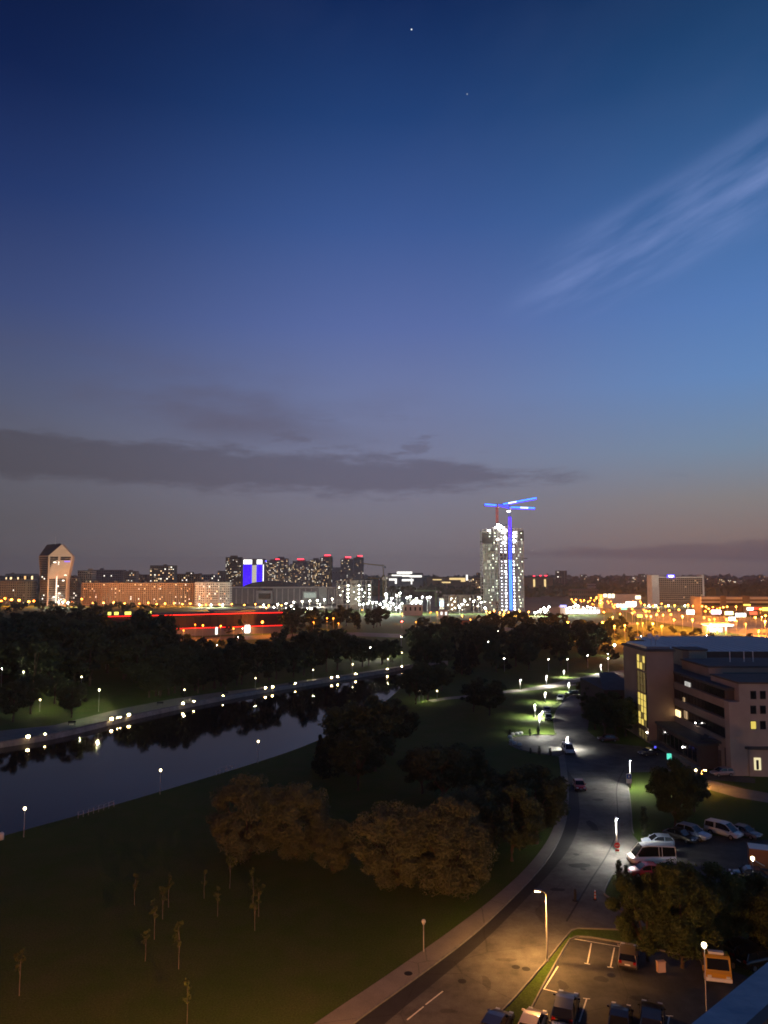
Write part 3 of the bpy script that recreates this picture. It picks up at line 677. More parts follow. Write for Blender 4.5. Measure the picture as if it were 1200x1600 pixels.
def road_lamp(base, h, label, col, emit, power, arm=1.1, adir=180, group=None, pole=M_STEEL, spot=152, warm_r=0.15):
    o = thing('street_lamp', label, 'street lamp', base, R(adir), group)
    MB().tube([(0, 0, 0), (0, 0, 0.9), (0, 0, h - 0.1)], [0.11, 0.085, 0.055], 10).build('pole', pole, o, True)
    MB().lathe([(0.18, 0), (0.18, 0.05), (0.12, 0.25)], 10).build('base_plate', M_STEEL, o)
    br = MB().tube([(0, 0, h - 0.35), (0.12, 0, h - 0.08), (0.5 * arm, 0, h + 0.05), (arm, 0, h + 0.08)], 0.035, 7).build('bracket', pole, o, True)
    hd = MB().prism([(arm - 0.1, -0.10), (arm + 0.25, -0.16), (arm + 0.62, -0.11), (arm + 0.62, 0.11), (arm + 0.25, 0.16), (arm - 0.1, 0.10)], h + 0.04, h + 0.18).build('lamp_head', pole, o)
    MB().prism([(arm + 0.08, -0.12), (arm + 0.56, -0.10), (arm + 0.56, 0.10), (arm + 0.08, 0.12)], h + 0.0, h + 0.035).build('lens', emit, hd)
    light('lamp_light', 'SPOT', (arm + 0.3, 0, h - 0.02), power, col, o, warm_r, spot, 0.7)
    return o
def column_lamp(base, h, label, power, group=None, col=WHITE, off=0.16, adir=-90):
    """slim white column with a small LED head, its own light running down the pole"""
    o = thing('street_lamp', label, 'street lamp', base, R(adir), group)
    MB().tube([(0, 0, 0), (0, 0, h)], [0.085, 0.06], 10).build('pole', M_POLE_W, o, True)
    hd = MB().prism([(-0.12, -0.13), (0.42, -0.13), (0.42, 0.13), (-0.12, 0.13)], h, h + 0.12).build('lamp_head', M_POLE_W, o)
    MB().prism([(0.05, -0.10), (0.38, -0.10), (0.38, 0.10), (0.05, 0.10)], h - 0.03, h - 0.004).build('lens', E_LED, hd)
    light('lamp_light', 'SPOT', (0.22, 0, h - 0.06), power, col, o, 0.08, 158, 0.5)
    return o
def park_lamp(base, h, label, power, group=None, lit=True, col=(1.0, 0.9, 0.62)):
    o = thing('park_lamp', label, 'park lamp', base, 0, group)
    MB().tube([(0, 0, 0), (0, 0, 0.5), (0, 0, h - 0.25)], [0.085, 0.05, 0.04], 8).build('pole', M_STEEL, o, True)
    MB().lathe([(0.05, h - 0.28), (0.13, h - 0.2), (0.13, h - 0.15)], 10).build('collar', M_STEEL, o)
    MB().lathe([(0.10, h - 0.15), (0.2, h - 0.02), (0.22, h + 0.1), (0.16, h + 0.24), (0.0, h + 0.3)], 12).build('globe', E_GLOBE if lit else mat('dead_globe', (0.55, 0.54, 0.5), 0.35), o, True)
    if lit: light('lamp_light', 'POINT', (0, 0, h + 0.08), power, col, o, 0.22)
    return o

def top_z(x, y, b): return PY(x, y, b.y).z
# near road
b = P(855, 1503); b.z = 0.09
road_lamp(b, top_z(852, 1396, b), 'tall sodium street lamp on the grass verge beside the car park', (1.0, 0.46, 0.12), E_SOD, 9500, 0.5, 165)
# the same row goes on towards and below the photographer
for k, (x, y, a, pw) in enumerate(((-3.0, 43.0, 150, 36000), (-34.0, 36.0, 60, 26000))):
    o = road_lamp((x, y, 0.0), 8.5, ('tall sodium street lamp on the verge below the terrace', 'tall sodium street lamp at the lawn corner below the terrace')[k], (1.0, 0.33, 0.05), E_SOD, 4000, 0.5, a)
    light('lamp_glow', 'POINT', (0.8, 0, 8.3), pw, ((1.0, 0.40, 0.09), (1.0, 0.24, 0.03))[k], o, 0.2)
# added lamps past the edge of the view, put in to brighten the offices
for k, (x, y, pw) in enumerate(((88.0, 122.0, 10000), (64.0, 92.0, 9000))):
    o = park_lamp(Vector((x, y, 0)), 8.0, ('added globe lamp out of view, lighting the offices from the yard side', 'added globe lamp out of view, lighting the offices from the car park side')[k], pw, col=(1.0, 0.80, 0.58))
b = P(964, 1331); column_lamp(b, top_z(962, 1278, b), 'white column lamp with a red sign at its foot', 5200)
b = P(985, 1231); column_lamp(b, top_z(984, 1188, b), 'white column lamp with a blue and white sign', 4200)
for x, yb, yt, pw, lab in ((886, 1170, 1152, 2200, 'white column lamp at the mouth of the turning bay'), (843, 1146, 1116, 2200, 'white column lamp on the islet above the turning bay'),
                      (836, 1121, 1101, 2000, 'white column lamp beside the two dark parked cars'), (852, 1098, 1082, 2000, 'white column lamp beside the pale parked car'),
                      (854, 1072, 1056, 2000, 'white column lamp at the lit path junction'), (889, 1081, 1067, 2000, 'white column lamp beside the far dark car'),
                      (881, 1058, 1048, 1800, 'white column lamp by the amber lit far road'), (939, 1053, 1039, 2600, 'white column lamp at the top of the far road'),
                      (946, 1069, 1056, 1800, 'white column lamp behind the low brown block'), (813, 1079, 1062, 700, 'dim column lamp by the dark park trees'), (847, 1122, 1112, 1200, 'short column lamp beside the dark parked car')):
    b = P(x, yb); column_lamp(b, top_z(x, yt, b), lab, pw * 3.4, 'column lamps along the upper road', WHITE, adir=rng.choice((-90, -60, -20)))
# car park and yard lamps
b = P(1104, 1586); park_lamp(b, top_z(1102, 1478, b), 'tall globe lamp standing before the orange truck', 260)
b = P(1088, 1229); park_lamp(b, top_z(1088, 1204, b), 'small globe lamp by the orange lit side path', 200)
b = P(1178, 1395); o = park_lamp(b, top_z(1174, 1342, b), 'white lamp with a slanting bracket above the leafy trees', 2200)
hh = top_z(1174, 1342, b)
MB().tube([(0.1, 0, hh - 0.1), (1.3, -0.2, hh - 0.75)], 0.05, 6).build('bracket', M_POLE_W, o)
b = P(1097, 1232); road_lamp(b, 3.2, 'low amber path lamp by the bushes of the yard', (1.0, 0.45, 0.1), E_SOD, 1100, 0.3, -40)
b = P(662, 1489); park_lamp(b, top_z(662, 1441, b), 'unlit globe lamp on the lawn beside the footpath', 0, lit=False)
for x, yb, yt, lab in ((37, 1308, 1264, 'lit globe lamp on the near bank beside the white bollard'), (250, 1241, 1204, 'faint globe lamp on the near bank above the open water'), (403, 1192, 1159, 'lit globe lamp on the near bank beyond the willows')):
    b = P(x, yb); park_lamp(b, top_z(x, yt, b), lab, 40 if x != 250 else 8, 'globe lamps on the near river bank')
# promenade lamps across the river
for x, yb, yt, pw in ((399, 1076, 1060, 1500), (489, 1062, 1047, 1600), (551, 1051, 1038, 1300), (288, 1092, 1078, 1500), (154, 1112, 1078, 17000), (126, 1100, 1058, 7000), (35, 1090, 1050, 8000), (62, 1112, 1094, 4000), (628, 1040, 1020, 4000), (248, 1086, 1052, 1400), (606, 1044, 1030, 500), (661, 1096, 1076, 3800), (655, 1098, 1080, 1200), (683, 1094, 1080, 900)):
    b = P(x, yb); park_lamp(b, top_z(x, yt, b), 'lit globe lamp above the far promenade', pw * 3.6, 'globe lamps along the far promenade', col=(1.0, 0.92, 0.55))
# low embankment lights, just above the water
bl = MB().box((0, 0, 0.16), (0.5, 0.3, 0.32)).mesh('housing', M_STEEL); ln_ = MB().box((0, -0.17, 0.15), (0.44, 0.05, 0.3)).mesh('lens', E_BANK)
for x, s in ((6, 1.3), (58, 1.4), (79, .7), (183, 1.4), (207, 1.4), (190, .6), (198, .6), (293, 1.2), (308, .8), (352, .6), (418, 1.2), (430, 1.2), (465, .8), (518, 1.1), (527, 1.1), (556, 1.0), (606, 1.0), (628, .8)):
    # slide along the coping until the pixel column matches
    p = min(resample(far_bank, 1.0), key=lambda q: abs((q.x / q.y) * 1155 / 1.0 * 1.0 - (x - 600) * 1.0))
    o = thing('embankment_light', 'low warm light set on the far embankment coping', 'light', (p.x, p.y + 0.25, 0.22), 0.1, 'low lights along the far embankment')
    o.scale = (s, s, s); link('housing', bl, o); link('lens', ln_, o)

# ------------------------------------------------------------------ far lamps: pole, arm, luminaire; copies share their mesh
def far_proto(emit, r):
    po = MB().tube([(0, 0, 0), (0, 0, 0.98)], 0.012, 5).mesh('pole', M_STEEL)
    return po, emit, r
LUM = {}; LSZ = 1.7  # lamp heads built oversize so their shape stands in for bloom
def lum(emit, r):
    k = (emit.name, round(r, 2))
    if k not in LUM:
        q = r * LSZ; m = MB().lathe([(0.0, -q * 0.8), (q * .8, -q * 0.5), (q, 0), (q * .7, q * 0.6), (0.0, q * 0.8)], 8); LUM[k] = m.mesh('lamp_head', emit)
    return LUM[k]
POLE_ME = MB().tube([(0, 0, 0), (0, 0, 1.0)], 1.0, 6).mesh('pole', M_STEEL)
LAMPL = {}
FAR_LIGHT = {'far_sodium_lens': ((1.0, 0.28, 0.025), 14000), 'far_warm_lens': ((1.0, 0.33, 0.04), 14000), 'far_white_lens': ((1.0, 0.93, 0.74), 8000), 'flood_lens': ((0.96, 1.0, 0.86), 8000)}
def far_lamp(x, y, Y=None, emit=None, r=0.30, label='', group='', hz=9.0, power=1.0):
    p = PY(x, y, Y) if Y else P(x, y, hz)
    z = max(1.5, p.z)
    o = thing('street_lamp', label, 'street lamp', (p.x, p.y, 0), 0, group)
    po = link('pole', POLE_ME, o); po.scale = (0.09, 0.09, z - 0.15)
    h = link('lamp_head', lum(emit, r), o); h.location = (0, 0, z)
    if emit.name in FAR_LIGHT and r > 0.12:
        c, w = FAR_LIGHT[emit.name]; k = (emit.name, round(r, 2), power)
        if k not in LAMPL:
            l = bpy.data.lights.new('lamp_light', 'POINT')
            l.energy = w * power * min(2.0, (r / 0.4) ** 2); l.color = c; l.shadow_soft_size = 0.3; LAMPL[k] = l
        lo = link('lamp_light', LAMPL[k], o); lo.location = (0, -LSZ * r - 0.35, z)
    return o
lab, grp = 'amber street lamp before the long apartment block', 'lamps before the long apartment block'
for x, y in ((2, 939), (8, 935), (18, 937), (30, 938), (45, 940), (53, 939), (101, 939), (113, 941), (146, 942), (128, 936), (178, 941), (218, 943), (245, 944), (272, 942), (298, 943), (162, 942), (195, 943), (232, 942), (258, 943), (285, 944)):
    far_lamp(x, y, 915, E_FSOD if (int(x) % 3) else E_FYEL, 0.65 if x > 60 else 0.95, lab, grp, power=0.9 if x > 60 else 0.7)
for x, y in ((84, 942), (92, 940), (98, 941), (106, 942)):  # added lamps, put in to whiten the tower's right face
    far_lamp(x, y, 880, E_FWHT, 0.4, 'white lamp added at the foot to light the gabled tower', 'added white lamps at the gabled tower', power=6.0)
lab, grp = 'amber street lamp before the pale block and the arena', 'lamps before the pale block and arena'
for x, y in ((315, 946), (322, 944), (343, 944), (362, 944), (382, 945), (399, 944), (407, 948), (416, 950), (420, 946), (440, 946)):
    far_lamp(x, y, 800, E_FYEL if x > 330 else E_FSOD, 0.42, lab, grp)
for x, y in ((312, 945), (330, 945), (348, 945), (412, 945), (500, 944)):  # added lamps that brighten the pale block and arena walls
    far_lamp(x, y, 880 if x < 400 else 900, E_FWHT, 0.4, 'white lamp added to brighten the pale block or the arena wall', 'added white lamps before the pale block and arena wall', power=6.0)
lab, grp = 'white lamp in the row before the arena', 'white lamps before the arena'
for x, y in ((434, 944), (447, 943), (459, 941), (472, 940), (484, 939), (496, 938), (507, 937), (519, 936), (460, 952), (467, 952), (480, 951), (487, 951), (455, 947), (428, 949)):
    far_lamp(x, y, 770, E_FWHT, 0.45, lab, grp)
lab, grp = 'white floodlight mast on the building site', 'floodlights on the building site'
for x, y in ((582, 942), (588, 941), (594, 944), (600, 940), (605, 946), (610, 941), (615, 944), (603, 929), (604, 934), (598, 949), (592, 950), (609, 951), (619, 950), (624, 948), (568, 944), (575, 943), (562, 945), (628, 943), (612, 935), (620, 930), (625, 927), (636, 934), (641, 932), (651, 936), (660, 933), (646, 939), (655, 940), (668, 934), (672, 933), (726, 939), (740, 940), (748, 933), (718, 949), (722, 944), (699, 955), (693, 957), (752, 941), (758, 950)):
    far_lamp(x, y, 730, E_FLOOD, 0.42 if (x, y) != (603, 929) else 0.8, lab, grp)
lab, grp = 'amber lamp at the foot of the unfinished tower', 'lamps at the foot of the unfinished tower'
for x, y in ((760, 955), (765, 957), (772, 955), (781, 957), (788, 955), (795, 957), (803, 956), (812, 955), (826, 956), (836, 957), (845, 953), (850, 950), (855, 952), (858, 948), (852, 956), (841, 956), (770, 960), (787, 963), (797, 965)):
    far_lamp(x, y, 690, E_FYEL if x < 835 else E_FLOOD, 0.40, lab, grp)
lab, grp = 'orange sodium lamp on the embankment street', 'sodium lamps on the embankment street'
for x, y, r in ((269, 980, .6), (305, 976, .25), (317, 977, .35), (410, 972, .55), (431, 967, .28), (442, 967, .22), (511, 966, .3), (521, 966, .3), (531, 961, .25), (542, 961, .35), (566, 953, .3), (628, 959, .3), (673, 957, .25), (683, 957, .35), (345, 978, .3), (287, 985, .25), (365, 982, .25), (240, 978, .3), (529, 974, .2), (704, 972, .15), (722, 962, .3), (490, 972, .2), (650, 972, .25), (735, 968, .25)):
    far_lamp(x, y, None, E_FSOD, r, lab, grp, 8.0, power=0.7)
lab, grp = 'orange sodium lamp along the wide avenue', 'sodium lamps along the avenue'
for x, y, r in ((887, 972, .32), (941, 972, .35), (957, 964, .3), (960, 978, .3), (976, 977, .35), (996, 974, .25), (1004, 974, .2), (1020, 974, .35), (1034, 978, .3), (1010, 962, .3), (1017, 963, .35), (1026, 960, .3), (1036, 961, .3), (1066, 963, .4), (1082, 968, .35), (1053, 968, .3), (1100, 965, .3), (1108, 968, .3), (1116, 967, .3), (1185, 986, .3), (1195, 971, .4), (1190, 964, .35), (969, 959, .3), (988, 958, .3), (1048, 960, .3), (1150, 970, .3), (1165, 975, .3), (1135, 968, .3), (1210, 978, .4), (1215, 990, .4)):
    far_lamp(x, y, None, E_FSOD if r < .38 else E_FYEL, r, lab, grp, 9.0, power=3.2)
lab, grp = 'amber lamp in the crowded lights before the hotel slab', 'crowded amber lights before the hotel slab'
r2 = random.Random(3)
for i in range(64):
    if i < 26: x = r2.uniform(892, 955); y = r2.uniform(931, 944)
    elif i < 42: x = r2.uniform(935, 1018); y = r2.uniform(938, 957)
    else: x = r2.uniform(1004, 1128); y = r2.uniform(943, 956)
    Y = 28 * 1155 / (y - 900) * 1.02
    far_lamp(x, y, Y, r2.choice((E_FSOD, E_FSOD, E_FYEL)), r2.uniform(.35, .6), lab, grp, power=0.45)
for x in (1014, 1024, 1044, 1070, 1090):  # added floods, there to lift the hotel's end wall and front
    far_lamp(x, 947, 900, E_FWHT, 0.4, 'pale flood lamp added to brighten the hotel slab', 'added flood lamps at the hotel slab', power=5.0 if x < 1030 else 2.2)
lab, grp = 'amber lamp over the shop fronts by the mall', 'amber lights by the mall'
for x, y in ((1097, 947), (1103, 948), (1130, 949), (1136, 948), (1075, 945), (1054, 946), (1150, 948), (1172, 950), (1188, 952), (1196, 962), (1180, 965), (1161, 962)):
    far_lamp(x, y, 28 * 1155 / (y - 900), E_FYEL, 0.5, lab, grp, power=0.4)
lab, grp = 'small white lamp among the trees of the park wood', 'small white lamps in the park wood'
for x, y in ((778, 986), (779, 995), (763, 1003), (826, 987), (788, 1029), (857, 1030), (887, 1030), (918, 1024), (942, 993), (950, 1022), (979, 1021), (950, 1029), (980, 1030), (960, 1008), (1002, 994), (1104, 993), (905, 975), (926, 973), (722, 985), (627, 995), (814, 1010), (650, 986)):
    far_lamp(x, y, None, E_FWHT, 0.10 if x != 960 else 0.3, lab, grp, 5.0)
lab, grp = 'small lamp glimpsed through the wood on the far bank', 'small lamps in the far bank wood'
for x, y in ((144, 958), (154, 957), (165, 968), (160, 988), (234, 992), (166, 1022), (3, 1045), (48, 1035), (98, 964), (105, 965), (84, 992), (131, 989), (170, 1016), (472, 990), (507, 1006), (379, 982), (372, 995), (339, 1008), (388, 1010)):
    far_lamp(x, y, None, E_FWHT, 0.10, lab, grp, 6.0)
lab, grp = 'bright warm lamp at the bridge head by the river bend', 'bridge head lamps'
for x, y in ((578, 1011), (586, 1011), (592, 1012)):
    far_lamp(x, y, None, E_FWHT, 0.3, lab, grp, 4.0)
# red lamps; some at the left stand in for glimpses of the hall's LED strips
lab, grp = 'red lamp on a pole by the embankment street', 'red lamps on poles'
E_RED = glow('red_lens', (1.0, 0.04, 0.03), 60)
for x, y in ((628, 971), (171, 1015), (55, 994), (130, 965), (129, 979)):
    far_lamp(x, y, None, E_RED, 0.3, lab, grp, 5.0)

# ================================================================== BUILDINGS
M_GLASS_D = mat('dark_window', (0.010, 0.012, 0.016), 0.15, spec=0.6)
LIT = [glow('lit_window_warm', (1.0, 0.70, 0.34), 2.6), glow('lit_window_cool', (1.0, 0.93, 0.78), 2.6), glow('lit_window_amber', (1.0, 0.52, 0.18), 1.8), glow('lit_window_dim', (1.0, 0.66, 0.34), 0.5)]
M_ROOF = mat('roof_felt', (0.085, 0.085, 0.088), 0.9, var=0.2, scale=0.5)
M_CONCR = mat('concrete', (0.30, 0.29, 0.27), 0.9, var=0.2, scale=0.2)

def panes(parent, rects, m, name, d=0.06, face='-y', yface=0.0):
    b = MB()
    for x0, x1, z0, z1 in rects:
        b.span((x0, yface - d, z0), (x1, yface + 0.02, z1))
    return b.build(name, m, parent, kind='stuff')
def facade(parent, w, h, floors, cols, lit, seed, yface, z0=1.5, fill=(0.55, 0.55), m_lit=None, name='window'):
    """windows on the camera-facing facade: dark panes as one part, lit panes by colour"""
    r = random.Random(seed); fh = (h - z0 - 0.8) / floors; cw = w / cols
    dark = []; lt = {0: [], 1: [], 2: [], 3: []}
    for f in range(floors):
        for c in range(cols):
            cx = -w / 2 + (c + 0.5) * cw; cz = z0 + (f + 0.5) * fh
            q = (cx - cw * fill[0] / 2, cx + cw * fill[0] / 2, cz - fh * fill[1] / 2, cz + fh * fill[1] / 2)
            if r.random() < lit:
                k_ = r.uniform(.55, 1.15); q = (cx - cw * fill[0] / 2 * k_, cx + cw * fill[0] / 2 * min(1, k_ * r.uniform(.7, 1.2)), q[2], q[3] - (r.random() < .3) * fh * .2); lt[r.choice((0, 0, 1, 1, 2, 3, 3))].append(q)
            else: dark.append(q)
    if dark: panes(parent, dark, M_GLASS_D, 'window_glazing', 0.05, yface=yface)
    for k, v in lt.items():
        if v: panes(parent, v, LIT[k] if not m_lit else m_lit, 'lit_window_glazing', 0.07, yface=yface)
def side_windows(parent, w, d, h, floors, cols, z0=1.5):
    b = MB(); fh = (h - z0 - 0.8) / floors; cw = d / cols
    for sx in (-1, 1):
        for f in range(floors):
            for c in range(cols):
                cy = -d / 2 + (c + .5) * cw; cz = z0 + (f + .5) * fh
                b.box((sx * (w / 2 + 0.01), cy, cz), (0.1, cw * .5, fh * .5))
    b.build('side_glazing', M_GLASS_D, parent, kind='stuff')
def block(name, label, x0, x1, ytop, Y, wall, floors, cols, lit=0.12, depth=14.0, yaw=0.0, seed=1, fill=(0.5, 0.5), group=None, cat='building', bays=0, plant_room=True, z0=1.5, fin=None):
    X0 = px(x0, Y); X1 = px(x1, Y); h = pz(ytop, Y); w = X1 - X0
    o = thing(name, label, cat, ((X0 + X1) / 2, Y + depth / 2, 0), yaw, group)
    MB().span((-w / 2, -depth / 2, 0), (w / 2, depth / 2, h)).build('wall', wall, o)
    MB().span((-w / 2 - 0.2, -depth / 2 - 0.2, h), (w / 2 + 0.2, depth / 2 + 0.2, h + 0.6)).build('roof', M_ROOF, o)
    if plant_room:
        b = MB(); r = random.Random(seed)
        for k in range(max(1, int(w / 30))):
            cx = r.uniform(-w * .4, w * .4); b.span((cx - 2.5, -2, h + 0.6), (cx + 2.5, 3, h + r.uniform(2.2, 3.4)))
        b.build('roof_cabin', wall, o)
    facade(o, w, h, floors, cols, lit, seed, -depth / 2, z0, fill)
    side_windows(o, w, depth, h, floors, max(2, int(depth / 4)), z0)
    if bays:
        bw = w / bays
        for k in range(bays):
            cx = -w / 2 + (k + 0.5) * bw
            MB().span((cx - 0.5, -depth / 2 - 0.45, 0), (cx + 0.5, -depth / 2 + 0.1, h - 0.6)).build('pilaster', fin or wall, o)
    return o, w, h, depth
def wallm(n, c, v=0.12): return mat('wall_' + n, c, 0.9, var=v, scale=0.15)
W_CREAM = wallm('cream', (0.36, 0.31, 0.25)); W_BRICK = wallm('ochre', (0.30, 0.20, 0.12)); W_GREY = wallm('grey', (0.24, 0.23, 0.23)); W_WHITE = wallm('white', (0.52, 0.50, 0.45)); W_DARK = wallm('dark', (0.24, 0.22, 0.225))
W_BROWN = wallm('brown', (0.15, 0.105, 0.08))

# --- long apartment block with sodium-lit front
block('apartment_block', 'long ten-storey apartment block washed orange by street lamps', 128, 304, 911, 945, W_BRICK, 10, 58, 0.10, 14, 0, 3, (0.42, 0.5), bays=14)
block('apartment_block', 'pale grey-cream apartment block ending the long orange terrace', 305, 359, 910, 930, W_WHITE, 9, 18, 0.12, 14, 0, 4, (0.45, 0.5), bays=5, fin=W_WHITE)
block('apartment_block', 'low ochre apartment block beside the gabled tower', -30, 50, 908, 960, W_BRICK, 9, 24, 0.05, 14, 0, 5, (0.42, 0.5), bays=5)
block('apartment_block', 'grey link block with square window bays beside the gabled tower', 121, 143, 892, 990, W_CREAM, 14, 7, 0.1, 16, 0, 6, (0.5, 0.5))
block('apartment_block', 'dark low block between the gabled tower and the link block', 100, 121, 903, 965, W_BROWN, 11, 7, 0.12, 12, 0, 7)
block('apartment_block', 'pale slab block rising behind the long orange terrace', 142, 192, 891, 1150, W_GREY, 14, 18, 0.05, 14, 0, 8)
block('apartment_block', 'grey slab with a lit roof edge behind the orange terrace', 192, 212, 893, 1160, W_CREAM, 14, 8, 0.12, 14, 0, 9)
block('apartment_tower', 'stepped tower with yellow windows behind the orange terrace', 234, 272, 884, 1250, wallm('olive', (0.26, 0.25, 0.19)), 16, 12, 0.3, 18, 0, 10, (0.6, 0.5), group='towers of the skyline')
block('apartment_block', 'dark block between the stepped tower and the pale block', 274, 312, 897, 1300, W_BROWN, 10, 12, 0.15, 14, 0, 12)
block('apartment_block', 'dim slab behind the pale apartment block', 300, 336, 898, 1350, W_GREY, 10, 12, 0.1, 14, 0, 13)
block('lit_mall', 'far low hall with a glowing cream roof edge behind the gabled tower', 8, 52, 897, 1500, W_CREAM, 3, 12, 0.55, 20, 0, 14, (0.8, 0.5))

# --- gabled tower
def gabled_tower():
    Y = 930.0; X0 = px(50, Y); X1 = px(109, Y); xc = px(75, Y); zt = pz(868, Y); zr = pz(849, Y)
    o = thing('gabled_tower', 'tall tower with pitched gables and banded pale facade, widest near the top', 'tower', (px(76, Y), Y, 0))
    ox = px(76, Y)
    A = [(X0 - ox + 3, 16), (xc - ox, 0), (X1 - ox - 7, 9), (X1 - ox - 10, 24), (X0 - ox + 6, 26)]
    B = [(X0 - ox, 16), (xc - ox, -0.5), (X1 - ox - 1, 8), (X1 - ox - 6, 26), (X0 - ox + 3, 28)]
    MB().prism(A, 0, zt * 0.52).build('lower_shaft', W_CREAM, o)
    up = MB(); n = len(A)
    z0, z1 = zt * 0.52, zt * 0.93
    up.add([(*p, z0) for p in A] + [(*p, z1) for p in B], [(i, (i + 1) % n, n + (i + 1) % n, n + i) for i in range(n)] + [tuple(range(n, 2 * n))])
    up.build('upper_shaft', W_CREAM, o)
    MB().prism(B, z1, zt).build('head', W_CREAM, o)
    # floor bands
    floors = 26
    for side, nm in ((0, 'left_glazing'), (1, 'right_glazing')):
        b = MB()
        for f in range(floors):
            z = 2 + (zt - 3) * f / floors
            t = 0 if z < z0 else min(1, (z - z0) / (z1 - z0))
            p = Vector(A[side]).lerp(Vector(B[side]), t); q = Vector(A[side + 1]).lerp(Vector(B[side + 1]), t)
            nrm = Vector((q.y - p.y, -(q.x - p.x))).normalized() * 0.12
            for s0, s1 in ((0.06, 0.40), (0.5, 0.94)) if side else ((0.05, 0.95),):
                a = p.lerp(q, s0) + nrm; c = p.lerp(q, s1) + nrm
                b.add([(*a, z), (*c, z), (*c, z + 1.9), (*a, z + 1.9)], [(0, 1, 2, 3)])
        b.build('window_glazing', M_GLASS_D, o, kind='stuff')
    r = random.Random(2)
    lb = MB()
    for f in range(floors - 3):
        z = 3.0 + (zt - 3) * f / floors; t = 0 if z < z0 else min(1, (z - z0) / (z1 - z0))
        p = Vector(A[1]).lerp(Vector(B[1]), t); q = Vector(A[2]).lerp(Vector(B[2]), t)
        a = p.lerp(q, 0.43); c = p.lerp(q, 0.47)
        lb.add([(*(a + Vector((0.1, -.3))), z), (*(c + Vector((0.1, -.3))), z), (*(c + Vector((.1, -.3))), z + 1.6), (*(a + Vector((.1, -.3))), z + 1.6)], [(0, 1, 2, 3)])
        if r.random() < 0.5:
            side = r.choice((0, 1)); p = Vector(A[side]).lerp(Vector(B[side]), t); q = Vector(A[side + 1]).lerp(Vector(B[side + 1]), t); s = r.uniform(.1, .8)
            a = p.lerp(q, s); c = p.lerp(q, s + .12); k = Vector((q.y - p.y, -(q.x - p.x))).normalized() * .25
            lb.add([(*(a + k), z), (*(c + k), z), (*(c + k), z + 1.5), (*(a + k), z + 1.5)], [(0, 1, 2, 3)])
    lb.build('lit_window_glazing', LIT[1], o, kind='stuff')
    # gables and roof
    p, q = Vector(B[1]), Vector(B[2]); m = (p + q) / 2 + Vector((1.0, 0)); p0 = Vector(B[0]); bk = Vector(B[4]); br = Vector(B[3])
    r0 = p0.lerp(p, .45) + Vector((0, 9)); r1 = p + Vector((8, 12)); zg = zr + 0.5
    MB().add([(*p, zt), (*q, zt), (*m, zr - 0.8), (*(m + Vector((-2, 12))), zr - 0.8), (*br, zt)], [(0, 1, 2), (1, 4, 3, 2)]).build('gable', W_CREAM, o)
    MB().add([(*p0, zt), (*p, zt), (*r1, zg), (*r0, zg - 1.5), (*bk, zt), (*br, zt), (*m, zr - 0.85)], [(0, 1, 2, 3), (0, 3, 4), (3, 2, 5, 4), (1, 6, 2)]).build('roof', M_ROOF, o)
    MB().tube([(xc - ox + 4, 8, zr - 2), (xc - ox + 4, 8, zr + 9)], 0.25, 5).build('mast', M_STEEL, o)
    MB().span((X1 - ox - 9, 3, zt - 8.2), (X1 - ox - 2, 3.4, zt - 6.6)).build('sign', glow('violet_sign', (0.25, 0.15, 1.0), 1.2), o)
gabled_tower()

# --- blue media tower
def blue_tower():
    Y = 1250.0; x0 = px(379, Y); x1 = px(412, Y); h = pz(874, Y); w = x1 - x0
    o = thing('office_tower', 'office tower with glowing blue facade panels and white lit top', 'tower', ((x0 + x1) / 2, Y + 10, 0))
    MB().span((-w / 2, -9, 0), (w / 2, 10, h)).build('wall', W_GREY, o)
    EB = glow('blue_panel', (0.03, 0.0, 1.0), 1.7); EW = glow('white_panel', (1, 1, .93), 2.2); EC = glow('cream_panel', (1.0, .93, .72), .55)
    zb = pz(918, Y); zm = pz(882, Y)
    for a, b in ((-w / 2 + 1, -w * 0.07), (w * 0.16, w / 2 - 3)):
        for f in range(8):
            z0 = zb + (zm - zb) * f / 8; MB().span((a, -9.4, z0), (b, -9.1, z0 + (zm - zb) / 8 - 0.25)).build('blue_panel', EB, o)
        MB().span((a, -9.4, zm + 0.6), (b, -9.1, h - 0.5)).build('white_panel', EW, o)
    MB().span((-w * 0.06, -9.6, 6), (w * 0.15, -9.1, zm - 1)).build('stair_panel', EC, o)
    MB().span((w / 2 - 1.6, -9.4, zb), (w / 2 - 0.4, -9.1, zm)).build('edge_strip', EW, o)
    MB().span((-w / 2 - .3, -9.3, h), (w / 2 + .3, 10.3, h + .8)).build('roof', M_ROOF, o)
    MB().lathe([(0, -1.3), (1.3, 0), (0, 1.3)], 8, (w / 2 + 3, -9, h - 3)).build('beacon', glow('blue_beacon', (.08, .06, 1), 5), o)
blue_tower()
E_ROOFRED = glow('red_roof_light', (1.0, 0.03, 0.06), 7)
def sky_tower(label, x0, x1, yt, Y, seed, lit=0.3, red=None, wall=None, floors=24, fin=None):
    o, w, h, d = block('apartment_tower', label, x0, x1, yt, Y, wall or W_DARK, floors, max(6, int((x1 - x0) * 0.55)), lit, 20, 0, seed, (0.5, 0.42), 'towers of the skyline', plant_room=False)
    MB().span((-w * .25, -4, h + .6), (w * .2, 5, h + 4)).build('roof_cabin', wall or W_DARK, o)
    if red:
        for a, b in red:
            MB().span((a * w - 1.2, -d / 2 + 1, h + 3.4), (b * w + 1.2, -d / 2 + 3, h + 4.6)).build('roof_light', E_ROOFRED, o)
    if fin:
        MB().span((w / 2 - 6, -d / 2 - 1.2, 0), (w / 2 - 1, -d / 2 - .2, h + 3)).build('stair_fin', wallm('tan', (0.36, 0.27, 0.14)), o)
    return o
sky_tower('slim stepped tower beside the blue office tower', 352, 376, 871, 1500, 21, 0.2, None, W_BROWN)
